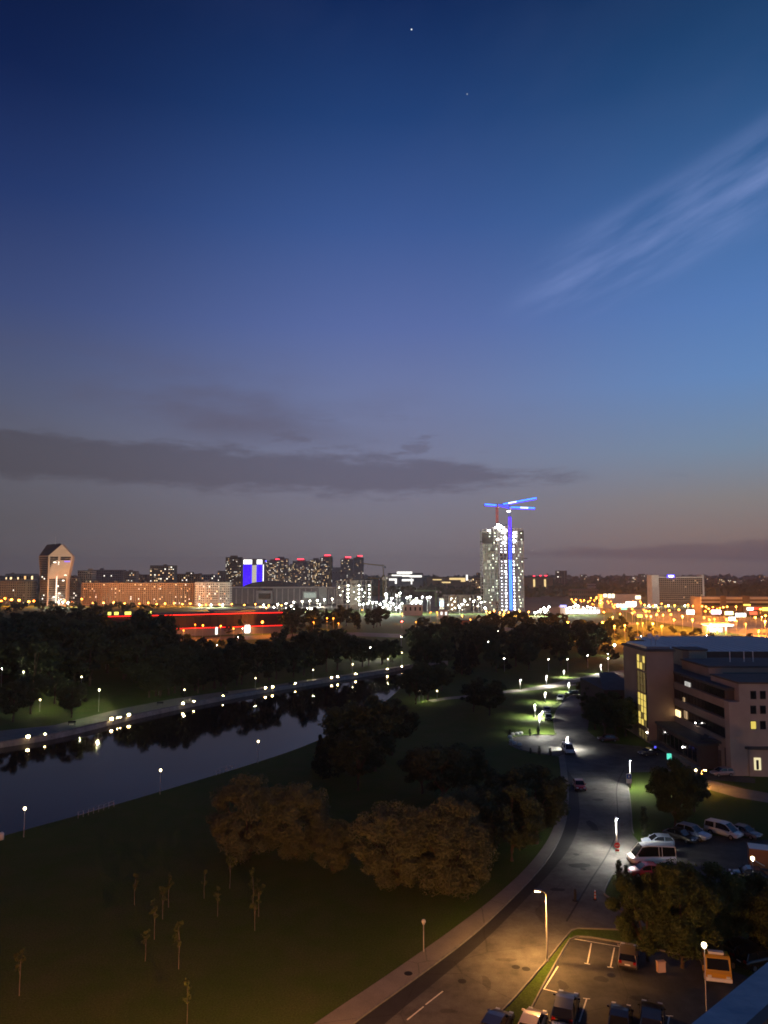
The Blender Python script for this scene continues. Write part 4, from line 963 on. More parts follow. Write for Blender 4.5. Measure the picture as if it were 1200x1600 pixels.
sky_tower('speckled tower block with a red roof light next to the blue office tower', 415, 436, 877, 1450, 22, 0.42, [(0.25, 0.45)])
sky_tower('lower speckled tower joining the blue tower to its neighbours', 428, 449, 873, 1480, 23, 0.42, None)
sky_tower('speckled wing hidden low between two red-lit towers', 449, 462, 884, 1500, 24, 0.4, None)
sky_tower('dark tower with a glowing red roof bar and few lit windows', 457, 484, 877, 1400, 25, 0.24, [(-0.2, 0.1)])
sky_tower('speckled middle tower with many lit windows', 484, 503, 875, 1420, 26, 0.4, None)
sky_tower('tower with a tan stair fin and red roof lights', 500, 519, 871, 1400, 27, 0.34, [(-0.1, 0.3)], fin=True)
sky_tower('dark tower with two red roof bars beside the pale blank slab', 532, 551, 874, 1350, 28, 0.12, [(-0.05, 0.3)])
sky_tower('narrow dark tower topped by a red roof bar beside the yellow crane', 552, 568, 872, 1350, 29, 0.15, [(0.0, 0.3)])
block('office_block', 'pale blank slab between the red-lit towers', 519, 532, 887, 1380, wallm('pale_slab', (0.42, 0.40, 0.40)), 3, 3, 0.0, 12, 0, 30, (0.2, 0.1), plant_room=False)

# --- distant lit halls and skyline silhouettes
E_MALL = glow('mall_white', (1.0, 0.97, 0.9), 1.6); E_MALLY = glow('mall_yellow', (1.0, 0.72, 0.3), 1.1)
def far_hall(label, x0, x1, yt, yb, Y, wall, strips, name='far_hall', cat='building'):
    X0, X1 = px(x0, Y), px(x1, Y); h = pz(yt, Y); w = X1 - X0
    o = thing(name, label, cat, ((X0 + X1) / 2, Y, 0))
    MB().span((-w / 2, 0, 0), (w / 2, 25, h)).build('wall', wall, o)
    MB().span((-w / 2 - .4, -.4, h), (w / 2 + .4, 25.4, h + 1)).build('roof', M_ROOF, o)
    for (a, b, c, d, e) in strips:
        MB().span((px(a, Y) - o.location.x, -0.6, pz(d, Y)), (px(b, Y) - o.location.x, -0.1, pz(c, Y))).build('light_panel', e, o)
    return o
far_hall('far white-lit hall with stepped glowing roof terraces', 606, 661, 896, 912, 1700, W_GREY, [(620, 644, 893, 896.5, E_MALL), (628, 641, 898, 901, E_MALL), (612, 630, 898, 900, E_MALL), (640, 659, 899, 902, E_MALL), (608, 620, 904, 907, E_MALL), (628, 646, 905, 908, E_MALL), (617, 620, 904, 912, E_MALL), (642, 644, 904, 913, E_MALL)])
far_hall('far low hall with yellow lit front and white end sign', 668, 731, 902, 912, 1800, W_BRICK, [(676, 690, 905, 906.5, E_MALLY), (702, 727, 903, 906, E_MALLY), (720, 727, 906, 909, E_MALLY), (690, 704, 909, 911, E_MALLY), (728, 731, 898, 907, E_MALL)])
far_hall('far brown hall with amber lit bays and pink roof lights', 818, 864, 902, 917, 1500, W_BRICK, [(833, 836, 905, 917, E_MALLY), (850, 853, 905, 917, E_MALLY), (833, 836, 899.5, 900.5, E_ROOFRED), (843, 846, 899, 900, E_ROOFRED), (851, 855, 899, 900, E_ROOFRED)])
block('apartment_block', 'reddish far block beside the unfinished tower', 738, 758, 903, 1500, W_BRICK, 6, 8, 0.2, 15, 0, 41)
for i, (x0, x1, yt, Y) in enumerate(((870, 886, 892, 2300), (908, 917, 898, 2600), (897, 904, 901, 2500), (924, 936, 900, 2600), (978, 988, 900, 2700), (1000, 1008, 897, 2700), (745, 752, 895, 2500), (1104, 1116, 903, 2800), (1186, 1196, 900, 2700), (340, 350, 892, 2300), (216, 230, 898, 1900), (290, 300, 894, 1900))):
    block('apartment_tower', 'small dim tower on the far horizon', x0, x1, yt, Y, W_BROWN, 10, 4, 0.14, 18, 0, 50 + i, group='dim towers on the far horizon', plant_room=False)
# scattered far window-lit houses along the horizon
r3 = random.Random(8)
for i in range(34):
    x = r3.choice((r3.uniform(0, 350), r3.uniform(600, 760), r3.uniform(830, 1200), r3.uniform(900, 1200))); Y = r3.uniform(1900, 3000); yt = 900 + (37 - r3.uniform(20, 34)) / Y * 1155
    block('apartment_block', 'low far apartment block with a few lit windows on the horizon', x, x + r3.uniform(8, 22), yt, Y, r3.choice((W_BROWN, W_GREY, W_DARK)), 6, 9, 0.16, 14, 0, 100 + i, group='low far blocks on the horizon', plant_room=False)

# --- arena with dark dome and low lit hall
def arena():
    Y = 1000.0
    o = thing('sports_arena', 'low grey sports arena with a dark shallow dome and pale framed hall', 'arena', (px(440, Y), Y, 0)); ox = o.location.x
    X = lambda a: px(a, Y) - ox
    MB().span((X(360), 0, 0), (X(402), 30, pz(920, Y))).build('west_wing', W_GREY, o)
    MB().span((X(401), -3, 0), (X(426), 30, pz(923, Y))).build('entrance_hall', W_WHITE, o)
    MB().span((X(427), 0, 0), (X(535), 30, pz(919, Y))).build('main_hall', W_GREY, o)
    MB().span((X(358), -1, pz(919, Y)), (X(540), 31, pz(917, Y))).build('cornice', W_WHITE, o)
    dm = MB(); c = X(418); rx = X(440) - X(392); zb = pz(920, Y); zt = pz(908, Y)
    prof = [(rx * math.cos(a), zb + (zt - zb) * math.sin(a)) for a in [i * math.pi / 2 / 8 for i in range(9)]]
    dm.lathe([(max(0.01, r_), z) for r_, z in prof], 28, (c, rx + 2, 0)).build('dome', wallm('dome', (0.05, 0.052, 0.058)), o, True)
    for a in range(360, 535, 9):
        if 398 < a < 428: continue
        MB().span((X(a), -0.6, 0), (X(a) + 1.2, 0.1, pz(920, Y))).build('pillar', W_WHITE, o)
    MB().span((X(405), -3.4, pz(936, Y)), (X(424), -2.9, pz(927, Y))).build('entrance_glazing', M_GLASS_D, o)
    MB().span((X(473), -0.9, 0), (X(496), 4, pz(924, Y))).build('lit_annex', wallm('annex', (0.5, 0.55, 0.48)), o)
    MB().span((X(475), -1.2, pz(934, Y)), (X(494), -0.95, pz(926, Y))).build('annex_glazing', glow('annex_light', (0.85, 1.0, 0.85), 0.35), o)
    MB().span((X(498), -0.9, 0), (X(511), 6, pz(918, Y))).build('stair_block', wallm('annex', (0.5, 0.55, 0.48)), o)
arena()

# ================================================================== UNFINISHED TOWER AND CRANES
E_WORK = glow('work_light', (0.93, 0.92, 1.0), 9); E_WORKG = glow('work_light_green', (0.92, 1.0, 0.72), 5); E_TOP = glow('top_flood', (1.0, 0.98, 0.92), 22)
E_BLUE = glow('blue_led', (0.010, 0.035, 1.0), 4.5); E_CYAN = glow('cyan_led', (0.016, 0.13, 1.0), 5); E_BLW = glow('pale_led', (0.5, 0.65, 1.0), 3); E_VIO = glow('violet_led', (0.05, 0.008, 1.0), 3.5)
M_SLAB = mat('raw_concrete', (0.36, 0.36, 0.33), 0.9, var=0.15, scale=0.3)
M_FACGL = mat('facade_glass', (0.20, 0.24, 0.20), 0.25, spec=0.5, var=0.2, scale=0.2)
TY = 786.0
def tower():
    ox = px(787, TY); o = thing('unfinished_tower', 'unfinished high-rise of raw concrete floors crowded with white work lights', 'tower', (ox, TY, 0))
    X = lambda a: px(a, TY) - ox
    Z = lambda y: pz(y, TY)
    nf = 26; ztop = Z(826); fh = ztop / nf
    wings = [('left', X(756), X(779), 4.0, 22), ('core', X(781), X(804), 0.0, 24), ('right', X(805), X(819), 3.0, 20)]
    for nm, a, b, y0, d in wings:
        if nm == 'left': y0 = 2.6
        if nm == 'right': y0 = 1.9
        for f in range(nf + 1):
            if nm == 'left' and f > nf - 1: continue
            MB().span((a - .4, y0, f * fh), (b + .4, y0 + d, f * fh + 0.45)).build('floor_slab', M_SLAB, o)
        col = MB(); k = 5 if nm != 'right' else 4
        for i in range(k):
            xx = a + (b - a) * i / (k - 1)
            for yy in (y0 + 0.6, y0 + d - 1):
                MB().span((xx - .45, yy - .45, 0), (xx + .45, yy + .45, ztop)).build('column', M_SLAB, o)
        MB().span((a + 3, y0 + d * .45, 0), (b - 3, y0 + d * .8, ztop + (5 if nm == 'core' else 0))).build('core_wall', M_SLAB, o)
    # glazed cladding on the left wing up to the twentieth floor
    a, b = wings[0][1], wings[0][2]
    r5 = random.Random(12); EG = [glow('bay_glow_dim', (0.80, 1.0, 0.72), .10), glow('bay_glow', (0.86, 1.0, 0.72), .30), glow('bay_glow_bright', (0.95, 1.0, 0.80), 0.9)]
    def bays(a, b, n, f0, f1, y):
        for f in range(f0, f1):
            for i in range(n):
                x0 = a + (b - a) * i / n; k = r5.random()
                m = M_FACGL if k < .38 else EG[0] if k < .70 else EG[1] if k < .93 else EG[2]
                MB().span((x0 + .08, y, f * fh + .5), (x0 + (b - a) / n - .25, y + .2, (f + 1) * fh - .05)).build('cladding_panel', m, o)
    bays(a, b, 8, 3, 21, 3.3); bays(wings[2][1], wings[2][2], 5, 1, 22, 2.7)
    for i in range(13):
        x0 = a + (b - a) * i / 12
        MB().span((x0 - .22, 2.2, 3.0 * fh), (x0 + .05, 2.55, 20.8 * fh)).build('mullion', M_SLAB, o)
    a, b = wings[2][1], wings[2][2]
    for i in range(7):
        x0 = a + (b - a) * (i + .5) / 7
        MB().span((x0 - .2, 1.5, 0), (x0 + .2, 1.85, 22 * fh)).build('mullion', M_SLAB, o)
    # safety screens round the top floors
    MB().span((X(754.5), 2.4, 21.4 * fh), (X(773), 2.8, 24.8 * fh)).build('safety_screen', wallm('screen', (0.07, 0.075, 0.07)), o)
    MB().span((X(810), 1.6, 22.2 * fh), (X(820), 2.0, 25.4 * fh)).build('safety_screen', wallm('screen', (0.07, 0.075, 0.07)), o)
    for x0, x1, y in ((765, 774, 861), (783, 793, 889), (800, 808, 888), (818, 824, 873), (751, 757, 847)):
        MB().span((X(x0), -1.5, Z(y)), (X(x1), 2.5, Z(y) + .7)).build('loading_platform', M_POLE_D, o)
    # work lights on every floor
    r = random.Random(4); wl = MB().box((0, 0, 0), (1.5, .5, 1.3)).mesh('work_light', E_WORK); wg = MB().box((0, 0, 0), (.8, .4, .8)).mesh('work_light', E_WORKG)
    for f in range(1, nf):
        for xx in (784, 790.3, 803.2):
            if f in (17, 18) and r.random() < .8: continue
            l = link('work_light', wl, o); l.location = (X(xx) + r.uniform(-.3, .3), -.3, f * fh - 1.6 + r.uniform(-.3, .3)); s = r.uniform(.6, 1.25) * (.6 if xx == 784 else 1); l.scale = (s, 1, s)
        if r.random() < .75:
            l = link('work_light', wg, o); l.location = (X(r.uniform(764, 778)), 2.3, f * fh - 1.5)
        if r.random() < .9:
            l = link('work_light', wg, o); l.location = (X(r.uniform(757, 776)), 5.0, f * fh - 1.2); l.scale = (1.5, 1, 1)
        if r.random() < .8:
            l = link('work_light', wg, o); l.location = (X(r.uniform(808, 818)), 1.4, f * fh - 1.5)
    tl = MB().box((0, 0, 0), (2.2, .8, 1.6)).mesh('top_floodlight', E_TOP)
    for x, y in ((765, 829), (779, 820), (783, 822), (787, 824), (776, 824), (791, 829), (786, 831), (806, 832), (806, 838), (781, 827), (805, 845), (790, 840), (778, 843), (788, 848)):
        l = link('top_floodlight', tl, o); l.location = (X(x), -.8, Z(y))
    MB().span((X(776), 3, ztop), (X(800), 16, ztop + 2.5)).build('formwork', wallm('formwork', (0.4, 0.3, 0.18)), o)
    MB().span((X(770), 2, ztop), (X(808), 2.3, ztop + 1.2)).build('guard_rail', M_STEEL, o)
tower()

def lattice(b, p, q, w, t=0.12, n=None, mi=0, tri=False):
    """lattice girder of square section between two points"""
    p = Vector(p); q = Vector(q); d = (q - p); L = d.length; d.normalize()
    u = d.cross(Vector((0, 0, 1)));
    if u.length < .05: u = Vector((1, 0, 0))
    u.normalize(); v = d.cross(u); n = n or max(3, int(L / w))
    cor = [u * (w / 2 * a) + v * (w / 2 * c) for a, c in ((-1, -1), (1, -1), (1, 1), (-1, 1))]
    for c in cor: b.tube([p + c, q + c], t, 4, mi)
    for i in range(n):
        a = p + d * L * i / n; e = p + d * L * (i + 1) / n
        for k in range(4):
            b.tube([a + cor[k], e + cor[(k + 1) % 4]], t * .6, 3, mi, caps=False)
def crane(label, bx, Y, ztop, jib_end, counter_end, mast_m, jib_m, leds=None, tower_head=5.0, group='tower cranes', w=1.8, t=.13, mast_strips=None, z0=0.0):
    base = Vector((px(bx, Y), Y, z0)); o = thing('tower_crane', label, 'crane', base, 0, group)
    h = ztop - z0
    m = MB(); lattice(m, (0, 0, 0), (0, 0, h), w, t, mi=0); m.build('mast', mast_m, o)
    je = Vector(jib_end) - base; ce = Vector(counter_end) - base
    j = MB(); lattice(j, (0, 0, h), je, w * .75, t * .9); j.build('jib', jib_m, o)
    c = MB(); lattice(c, (0, 0, h), ce, w * .75, t * .9); c.build('counter_jib', jib_m, o)
    MB().box(ce + Vector((0, 0, -1.2)), (2.6, 1.6, 2.4)).build('counterweight', M_CONCR, o)
    MB().box((0.9, -1.3, h - 1.2), (1.5, 1.5, 2.0)).build('cab', M_POLE_W, o)
    hd = MB(); hd.tube([(0, 0, h), (0, 0, h + tower_head)], .3, 5); hd.tube([(0, 0, h + tower_head), je * .7 + Vector((0, 0, h * .3 + 0.2))], .08, 3); hd.tube([(0, 0, h + tower_head), ce * .9 + Vector((0, 0, h * .1 + .2))], .08, 3)
    hd.build('head_and_ties', jib_m, o)
    MB().tube([je * .8 + Vector((0, 0, h * .2)), je * .8 + Vector((0, 0, h * .2 - 8))], .06, 3).build('hoist_rope', M_POLE_D, o)
    for (a, c_, rad, e) in leds or ():
        d = je if c_ >= 0 else ce
        A = Vector((0, 0, h)).lerp(d, abs(a)); B = Vector((0, 0, h)).lerp(d, abs(c_))
        MB().tube([A + Vector((0, -1.0, .3)), B + Vector((0, -1.0, .3))], rad, 5).build('led_strip', e, o)
        MB().tube([A + Vector((0, -1.0, -.9)), B + Vector((0, -1.0, -.9))], rad * .7, 5).build('led_strip', E_VIO, o)
    for (a, b_, e, rad) in mast_strips or ():
        MB().tube([(-.8, -1.3, a), (-.8, -1.3, b_)], rad, 5).build('led_strip', e, o)
        MB().tube([(.9, -1.3, a), (.9, -1.3, b_)], rad, 5).build('led_strip', e, o)
    return o
cy = TY - 8
M_REDP = mat('red_crane_paint', (0.5, 0.08, 0.05), 0.6); M_YEL = mat('yellow_crane_paint', (0.55, 0.40, 0.08), 0.6); M_BLP = mat('blue_crane_paint', (0.10, 0.14, 0.4), 0.6)
ch = pz(798, cy)
c1 = crane('tower crane outlined in blue LED tubes with a glowing blue mast before the tower', 797.5, cy, pz(793, cy), PY(836, 794.5, cy), PY(778, 789, cy), M_BLP, M_BLP, [(.05, .98, .75, E_CYAN), (.42, .72, .8, E_BLW), (-.05, -.95, .6, E_BLUE)],
      mast_strips=[(2, pz(875, cy), E_CYAN, .6), (pz(875, cy), pz(840, cy), E_BLUE, .6), (pz(840, cy), pz(808, cy), E_VIO, .6)], tower_head=2.5, t=.22)
c2 = crane('tower crane with a red mast on the roof and a blue LED jib', 778, TY + 12, pz(790, TY + 12), PY(839, 778.5, TY + 12), PY(757, 788.5, TY + 12), M_REDP, M_BLP, [(.15, .98, .75, E_CYAN), (.28, .48, .8, E_BLW), (-.05, -.98, .75, E_CYAN)], tower_head=2.0, z0=pz(826, TY), t=.3)
o = MB().box((0, 0, 0), (3.0, 1, .9)).build('light_bar', E_TOP, c1); o.location = (-1.0, -1.0, pz(799, cy)); 
crane('pale yellow tower crane with a long level jib beside the red-lit towers', 599, 1250, pz(884, 1250), PY(568, 880.5, 1250), PY(602, 885, 1250), M_YEL, M_YEL, tower_head=2, t=.3)
crane('green tower crane standing on the building site', 681, 900, pz(923, 900), PY(648, 923, 900), PY(688, 923.5, 900), mat('green_crane_paint', (.25, .45, .2), .6), mat('green_crane_paint', (.25, .45, .2), .6), tower_head=4, t=.2)
crane('orange tower crane with a short boom on the building site', 592, 1100, pz(904, 1100), PY(575, 903, 1100), PY(600, 902, 1100), M_REDP, M_YEL, tower_head=5, t=.2)
crane('slender pale crane beside the brightest floodlight', 603, 800, pz(902, 800), PY(612, 899, 800), PY(599, 903, 800), M_STEEL, M_STEEL, tower_head=2, t=.2)

# --- concrete frames on the site
def frame(label, x0, x1, yt, Y, floors, cols, d, lights, m=M_SLAB):
    X0, X1 = px(x0, Y), px(x1, Y); h = pz(yt, Y); w = X1 - X0
    o = thing('concrete_frame', label, 'building site', ((X0 + X1) / 2, Y, 0)); fh = h / floors
    for f in range(1, floors + 1): MB().span((-w / 2, 0, f * fh - .35), (w / 2, d, f * fh)).build('floor_slab', m, o)
    for i in range(cols + 1):
        for yy in (.4, d - .4):
            x = -w / 2 + .4 + (w - .8) * i / cols
            MB().span((x - .35, yy - .3, 0), (x + .35, yy + .3, h - .4)).build('column', m, o)
    MB().span((-w * .12, d * .4, 0), (w * .12, d * .8, h)).build('core_wall', m, o)
    wl = MB().box((0, 0, 0), (.9, .5, .9)).mesh('work_light', glow('site_light', (0.95, 1.0, 0.84), 30))
    for x, y, s in lights:
        l = link('work_light', wl, o); l.location = (px(x, Y) - o.location.x, -.5, pz(y, Y)); l.scale = (s, 1, s)
    return o
frame('half-built concrete frame with floodlit columns on the building site', 526, 580, 907, 830, 6, 7, 22, [(x, y, s) for x, s in ((544, 1.5), (561, 1.3), (577, 1.1)) for y in (915, 921, 927, 933, 939)] + [(530, 918, .7), (553, 925, .6), (566, 921, .8), (570, 926, .8), (532, 930, .6), (568, 932, .7), (536, 924, .5), (556, 936, .7)])
frame('low concrete frame with open amber-lit storeys next to the unfinished tower', 694, 762, 930, 800, 4, 12, 24, [(x, y, .7) for x, y in ((704, 937), (712, 935), (725, 937), (734, 936), (741, 938), (750, 935), (700, 945), (716, 946), (730, 945), (746, 947), (757, 940), (709, 950))], W_CREAM)
frame('small scaffold-clad frame with yellow lights', 703, 713, 931, 780, 5, 3, 10, [(705, 935, .7), (710, 940, .7), (706, 945, .7), (711, 950, .7), (706, 952, .6)], W_BRICK)
def cabin(label, x0, x1, yt, Y, m, e=None, d=6):
    X0, X1 = px(x0, Y), px(x1, Y); h = pz(yt, Y); w = X1 - X0
    o = thing('site_cabin', label, 'site cabin', ((X0 + X1) / 2, Y, 0), 0, 'site cabins and screens')
    MB().span((-w / 2, 0, 0), (w / 2, d, h)).build('wall', m, o); MB().span((-w / 2 - .3, -.3, h), (w / 2 + .3, d + .3, h + .3)).build('roof', M_ROOF, o)
    for i in range(max(2, int(w / 4))):
        x = -w / 2 + (i + .5) * w / max(2, int(w / 4)); MB().span((x - .8, -.12, h * .45), (x + .8, .02, h * .8)).build('window', e or M_GLASS_D, o)
cabin('white site office with bright blue-white windows', 640, 660, 937, 790, W_WHITE, glow('site_window', (.75, .85, 1), 5))
cabin('low white cabin by the small dark fir', 630, 660, 945, 700, W_WHITE)
cabin('pale blue lit container by the green crane', 687, 693, 935, 760, W_WHITE, glow('blue_window', (.3, .6, 1), 5))
cabin('white lit shed beside the orange street lamps', 686, 700, 953, 640, W_WHITE, E_MALL)
cabin('amber lit hoarding on the orange lit corner', 712, 732, 970, 520, wallm('hoarding', (.45, .22, .1)), None)

# ================================================================== RIGHT: HOTEL SLAB, MALL, AVENUE SHOPS
def hotel():
    Y = 960.0; ox = px(1059, Y); o = thing('hotel_slab', 'wide hotel slab with a grid of dark windows and a pale end wall', 'hotel', (ox, Y, 0)); X = lambda a: px(a, Y) - ox
    h = pz(903, Y); h2 = pz(898.5, Y)
    MB().span((X(1029), 0, 0), (X(1097), 16, h)).build('wall', W_BROWN, o)
    MB().span((X(1018), -1, 0), (X(1029), 17, h2)).build('end_wall', wallm('endwall', (.66, .62, .57)), o)
    MB().span((X(1097), -1, 0), (X(1099.5), 17, h2 + .5)).build('end_wall', wallm('endwall', (.66, .62, .57)), o)
    MB().span((X(1029), -.8, h), (X(1097), 16.5, h + 1.6)).build('roof_band', wallm('endwall', (.66, .62, .57)), o)
    nf, nc = 11, 22
    for f in range(nf):
        z = 5 + (h - 5) * f / nf; MB().span((X(1029), -.45, z), (X(1097), 0.05, z + .9)).build('floor_band', wallm('spandrel', (.30, .24, .20)), o)
    for c in range(nc + 1):
        x = X(1029) + (X(1097) - X(1029)) * c / nc; MB().span((x - .25, -.6, 4), (x + .25, .05, h)).build('mullion', wallm('spandrel', (.30, .24, .20)), o)
    r = random.Random(1); dk = []; 
    for f in range(nf):
        for c in range(nc):
            x = X(1029) + (X(1097) - X(1029)) * c / nc; z = 5 + (h - 5) * f / nf
            dk.append((x + .4, x + 2.2, z + 1.2, z + 2.9))
    panes(o, dk, M_GLASS_D, 'window_glazing', .1)
    for k in range(7):
        q = r.choice(dk); MB().span((q[0], -.25, q[2]), (q[1], -.12, q[3])).build('lit_window', LIT[3], o)
    MB().span((X(1042), -1.6, h + .4), (X(1053.5), -.9, h + 4.2)).build('roof_sign', glow('blue_sign_back', (.05, .02, 1), 3.5), o)
    MB().span((X(1044), -2.0, h + 1.4), (X(1051.5), -1.7, h + 3.2)).build('sign_lettering', glow('white_sign', (.8, .85, 1), 9), o)
hotel()
def mall():
    Y = 700.0; ox = px(1150, Y); o = thing('shopping_mall', 'long low mall with pale horizontal bands and two square stair towers', 'mall', (ox, Y, 0), R(-3)); X = lambda a: px(a, Y) - ox
    h = pz(933, Y)
    MB().span((X(1096), 0, 0), (X(1290), 30, h)).build('wall', W_BROWN, o)
    for z0, z1 in ((h - 2, h + .3), (h - 5.2, h - 3.9)):
        MB().span((X(1095), -.8, z0), (X(1292), .2, z1)).build('fascia_band', W_WHITE, o)
    for a, b in ((1124, 1132), (1158, 1168), (1230, 1240)):
        MB().span((X(a), -2.5, 0), (X(b), 10, h + 1.2)).build('stair_tower', W_BROWN, o)
    MB().span((X(1096), -.2, h - 8), (X(1290), 0.05, h - 5.6)).build('shop_glazing', M_GLASS_D, o)
    EY = glow('yellow_sign', (1.0, .75, .10), 3); ER = glow('red_sign', (1, .05, .02), 2.5); EW = glow('shop_white', (1, .95, .85), 5); EP = glow('pink_sign', (1, .80, .95), 8)
    for a, b, y0, y1, e in ((1158, 1168, 944, 946, EY), (1186, 1210, 949, 954, EY), (1163, 1172, 949, 953, EW), (1173, 1184, 949, 952, ER), (1215, 1240, 950, 955, EW)):
        MB().span((X(a), -3.6, pz(y1, Y)), (X(b), -2.6, pz(y0, Y))).build('sign', e, o)
mall()
def billboard(label, x, y0, y1, w, Y, e, name='lit_sign'):
    o = thing(name, label, 'sign', (px(x, Y), Y, 0), 0, 'lit signs along the avenue')
    z0, z1 = pz(y1, Y), pz(y0, Y)
    for s in (-.35, .35): MB().tube([(s * w, .3, 0), (s * w, .3, z0)], .15, 5).build('post', M_STEEL, o)
    MB().span((-w / 2, .1, z0), (w / 2, .5, z1)).build('panel', M_POLE_D, o)
    MB().span((-w / 2 + .2, -.05, z0 + .2), (w / 2 - .2, .08, z1 - .2)).build('face', e, o)
E_BB = glow('billboard_white', (1, .97, .92), 9)
billboard('bright white billboard before the hotel slab', 1077, 953, 960, 6.5, 600, E_BB); billboard('pink-white glowing sign before the mall', 1117, 953, 959.5, 8, 600, glow('billboard_pink', (.95, .78, 1), 8))
billboard('cream lit sign beside the first stair tower', 1137, 955, 961, 7, 600, glow('billboard_yellow', (1, .85, .35), 6)); billboard('white lit sign past the mall stair tower', 1155, 958, 964, 8, 560, E_BB)
billboard('bright white panel low beside the filling station', 1141, 964, 970, 5, 540, E_BB); billboard('warm white panel beside the amber lights', 985, 940, 947, 11, 760, glow('billboard_warm', (1, .93, .75), 9))
billboard('small green lit sign beside the market', 974, 949, 953, 5, 640, glow('billboard_green', (.2, 1, .45), 2.5)); billboard('yellow lit board on the kerb of the avenue', 998, 960, 965, 4, 540, glow('billboard_amber', (1, .7, .1), 4))
billboard('red lit board below the mall fascia', 1175, 955, 961, 6, 560, glow('billboard_red', (1, .12, .05), 2))
def petrol():
    Y = 478.0; ox = px(1120, Y); o = thing('filling_station', 'filling station with a bright white canopy beside the avenue', 'filling station', (ox, Y, 0)); X = lambda a: px(a, Y) - ox
    z = 5.5; w = X(1138) - X(1100)
    MB().span((-w / 2, -4, z), (w / 2, 8, z + 1.0)).build('canopy', W_WHITE, o)
    MB().span((-w / 2 + .3, -3.7, z - .12), (w / 2 - .3, 7.7, z - .01)).build('canopy_light', glow('canopy_light', (1, .96, .85), 12), o)
    MB().span((-w / 2, -4.25, z + .1), (w / 2, -4.02, z + .9)).build('fascia', glow('fascia_light', (1, .97, .9), 3.5), o)
    for sx in (-.35, 0, .35):
        MB().span((sx * w - .3, 1.5, 0), (sx * w + .3, 2.5, z)).build('pillar', W_WHITE, o)
        MB().span((sx * w - 1.4, -.3, 0), (sx * w - .6, .5, 1.9)).build('pump', wallm('pump', (.6, .5, .1)), o)
    MB().span((-w * .2, 11, 0), (w * .5, 18, 4)).build('shop', W_WHITE, o); MB().span((-w * .15, 10.7, .8), (w * .45, 10.98, 3)).build('shop_window', E_MALL, o)
petrol()
def market():
    Y = 720.0; ox = px(905, Y); o = thing('market_hall', 'flat market hall lit blue-white under lamp masts', 'market', (ox, Y, 0)); X = lambda a: px(a, Y) - ox
    MB().span((X(882), 0, 0), (X(933), 20, 6)).build('wall', W_WHITE, o); MB().span((X(880), -3, 6), (X(935), 21, 6.8)).build('canopy', W_WHITE, o)
    for a in range(883, 932, 6): MB().span((X(a), -.2, 1), (X(a + 5), -.03, 4.6)).build('shop_window', glow('market_window', (.85, .9, 1), 1.6), o)
    MB().span((X(874), -1, 7.2), (X(884), -.6, 9)).build('sign', glow('blue_neon', (.25, .25, 1), 3), o)
market()
for x, y in ((886, 951), (891, 949), (897, 947), (900, 945), (904, 947), (918, 948), (923, 949), (929, 950), (912, 950)):
    far_lamp(x, y, 700, E_FLOOD, .36, 'white lamp mast over the flat market hall', 'lamp masts over the market hall')
def showroom():
    Y = 860.0; ox = px(970, Y); o = thing('showroom', 'cream showroom with a glowing fascia behind the amber lights', 'showroom', (ox, Y, 0)); X = lambda a: px(a, Y) - ox
    h = pz(930, Y); MB().span((X(941), 0, 0), (X(1000), 18, h)).build('wall', W_WHITE, o); MB().span((X(940), -.5, h), (X(1001), 18, h + .8)).build('roof', W_WHITE, o)
    for a, b, y0, y1 in ((942, 947, 928, 933), (949, 954, 928, 934), (955.5, 959, 928, 934), (992, 1000, 931, 936)):
        MB().span((X(a), -.7, pz(y1, Y)), (X(b), -.4, pz(y0, Y))).build('light_panel', glow('show_panel', (1, .85, .55), 3), o)
    for a in range(962, 992, 5): MB().span((X(a), -.25, 1), (X(a + 4), .02, 5)).build('window', LIT[1], o)
showroom()
block('office_block', 'dim long hall behind the market lamps', 893, 935, 921, 1150, W_BROWN, 2, 14, 0.05, 20, 0, 61, plant_room=False)
block('office_block', 'small dark tower block behind the market', 920, 931, 912, 1200, W_GREY, 5, 5, .05, 14, 0, 62, plant_room=False)

# ================================================================== LONG HALL WITH RED LED STRIPS
def red_hall():
    A = PY(138, 963.5, 434); B = PY(441, 957, 488); zt = 13.2; A.z = B.z = 0
    d = (B - A); L = d.length; a = math.atan2(d.y, d.x)
    o = thing('red_lit_hall', 'long low brown hall outlined by two glowing red LED strips', 'hall', A, a)
    MB().span((0, 0, 0), (L, 22, zt)).build('wall', wallm('hall', (.075, .05, .042)), o)
    MB().span((-.3, -.4, zt), (L + .3, 22.4, zt + .5)).build('roof', M_ROOF, o)
    ER = glow('red_led', (1.0, .014, .010), 5)
    MB().span((0, -.62, zt - .12), (L, -.41, zt + .14)).build('led_strip', ER, o)
    MB().span((0, -.42, 4.75), (L, -.2, 4.97)).build('led_strip', ER, o)
    MB().span((0, -.2, 0), (L, -.02, 4.4)).build('plinth', W_DARK, o)
    for i in range(24):
        x = L * (i + .5) / 24; MB().span((x - .3, -.35, 5.2), (x + .3, 0, zt - .5)).build('pilaster', wallm('hall', (.075, .05, .042)), o)
    MB().span((L * .62, .5, zt + .6), (L * .98, 14, zt + 2.2)).build('roof_cabin', W_GREY, o)
    for i, (p, q) in enumerate(((.09, .105), (.12, .14), (.17, .20), (.225, .25), (.26, .30))):
        MB().span((L * p, -.5, zt + .9), (L * q, -.3, zt + 2.6)).build('roof_sign', glow('lime_sign', (.85, .85, .12), 2.2), o)
    MB().span((L * .79, -.8, 1.0), (L * .815, -.45, 5.6)).build('door_light', glow('door_light', (.95, 1, .95), 7), o)
    MB().span((L * .63, -.5, .5), (L * .64, -.25, 5)).build('door_light', LIT[1], o)
red_hall()

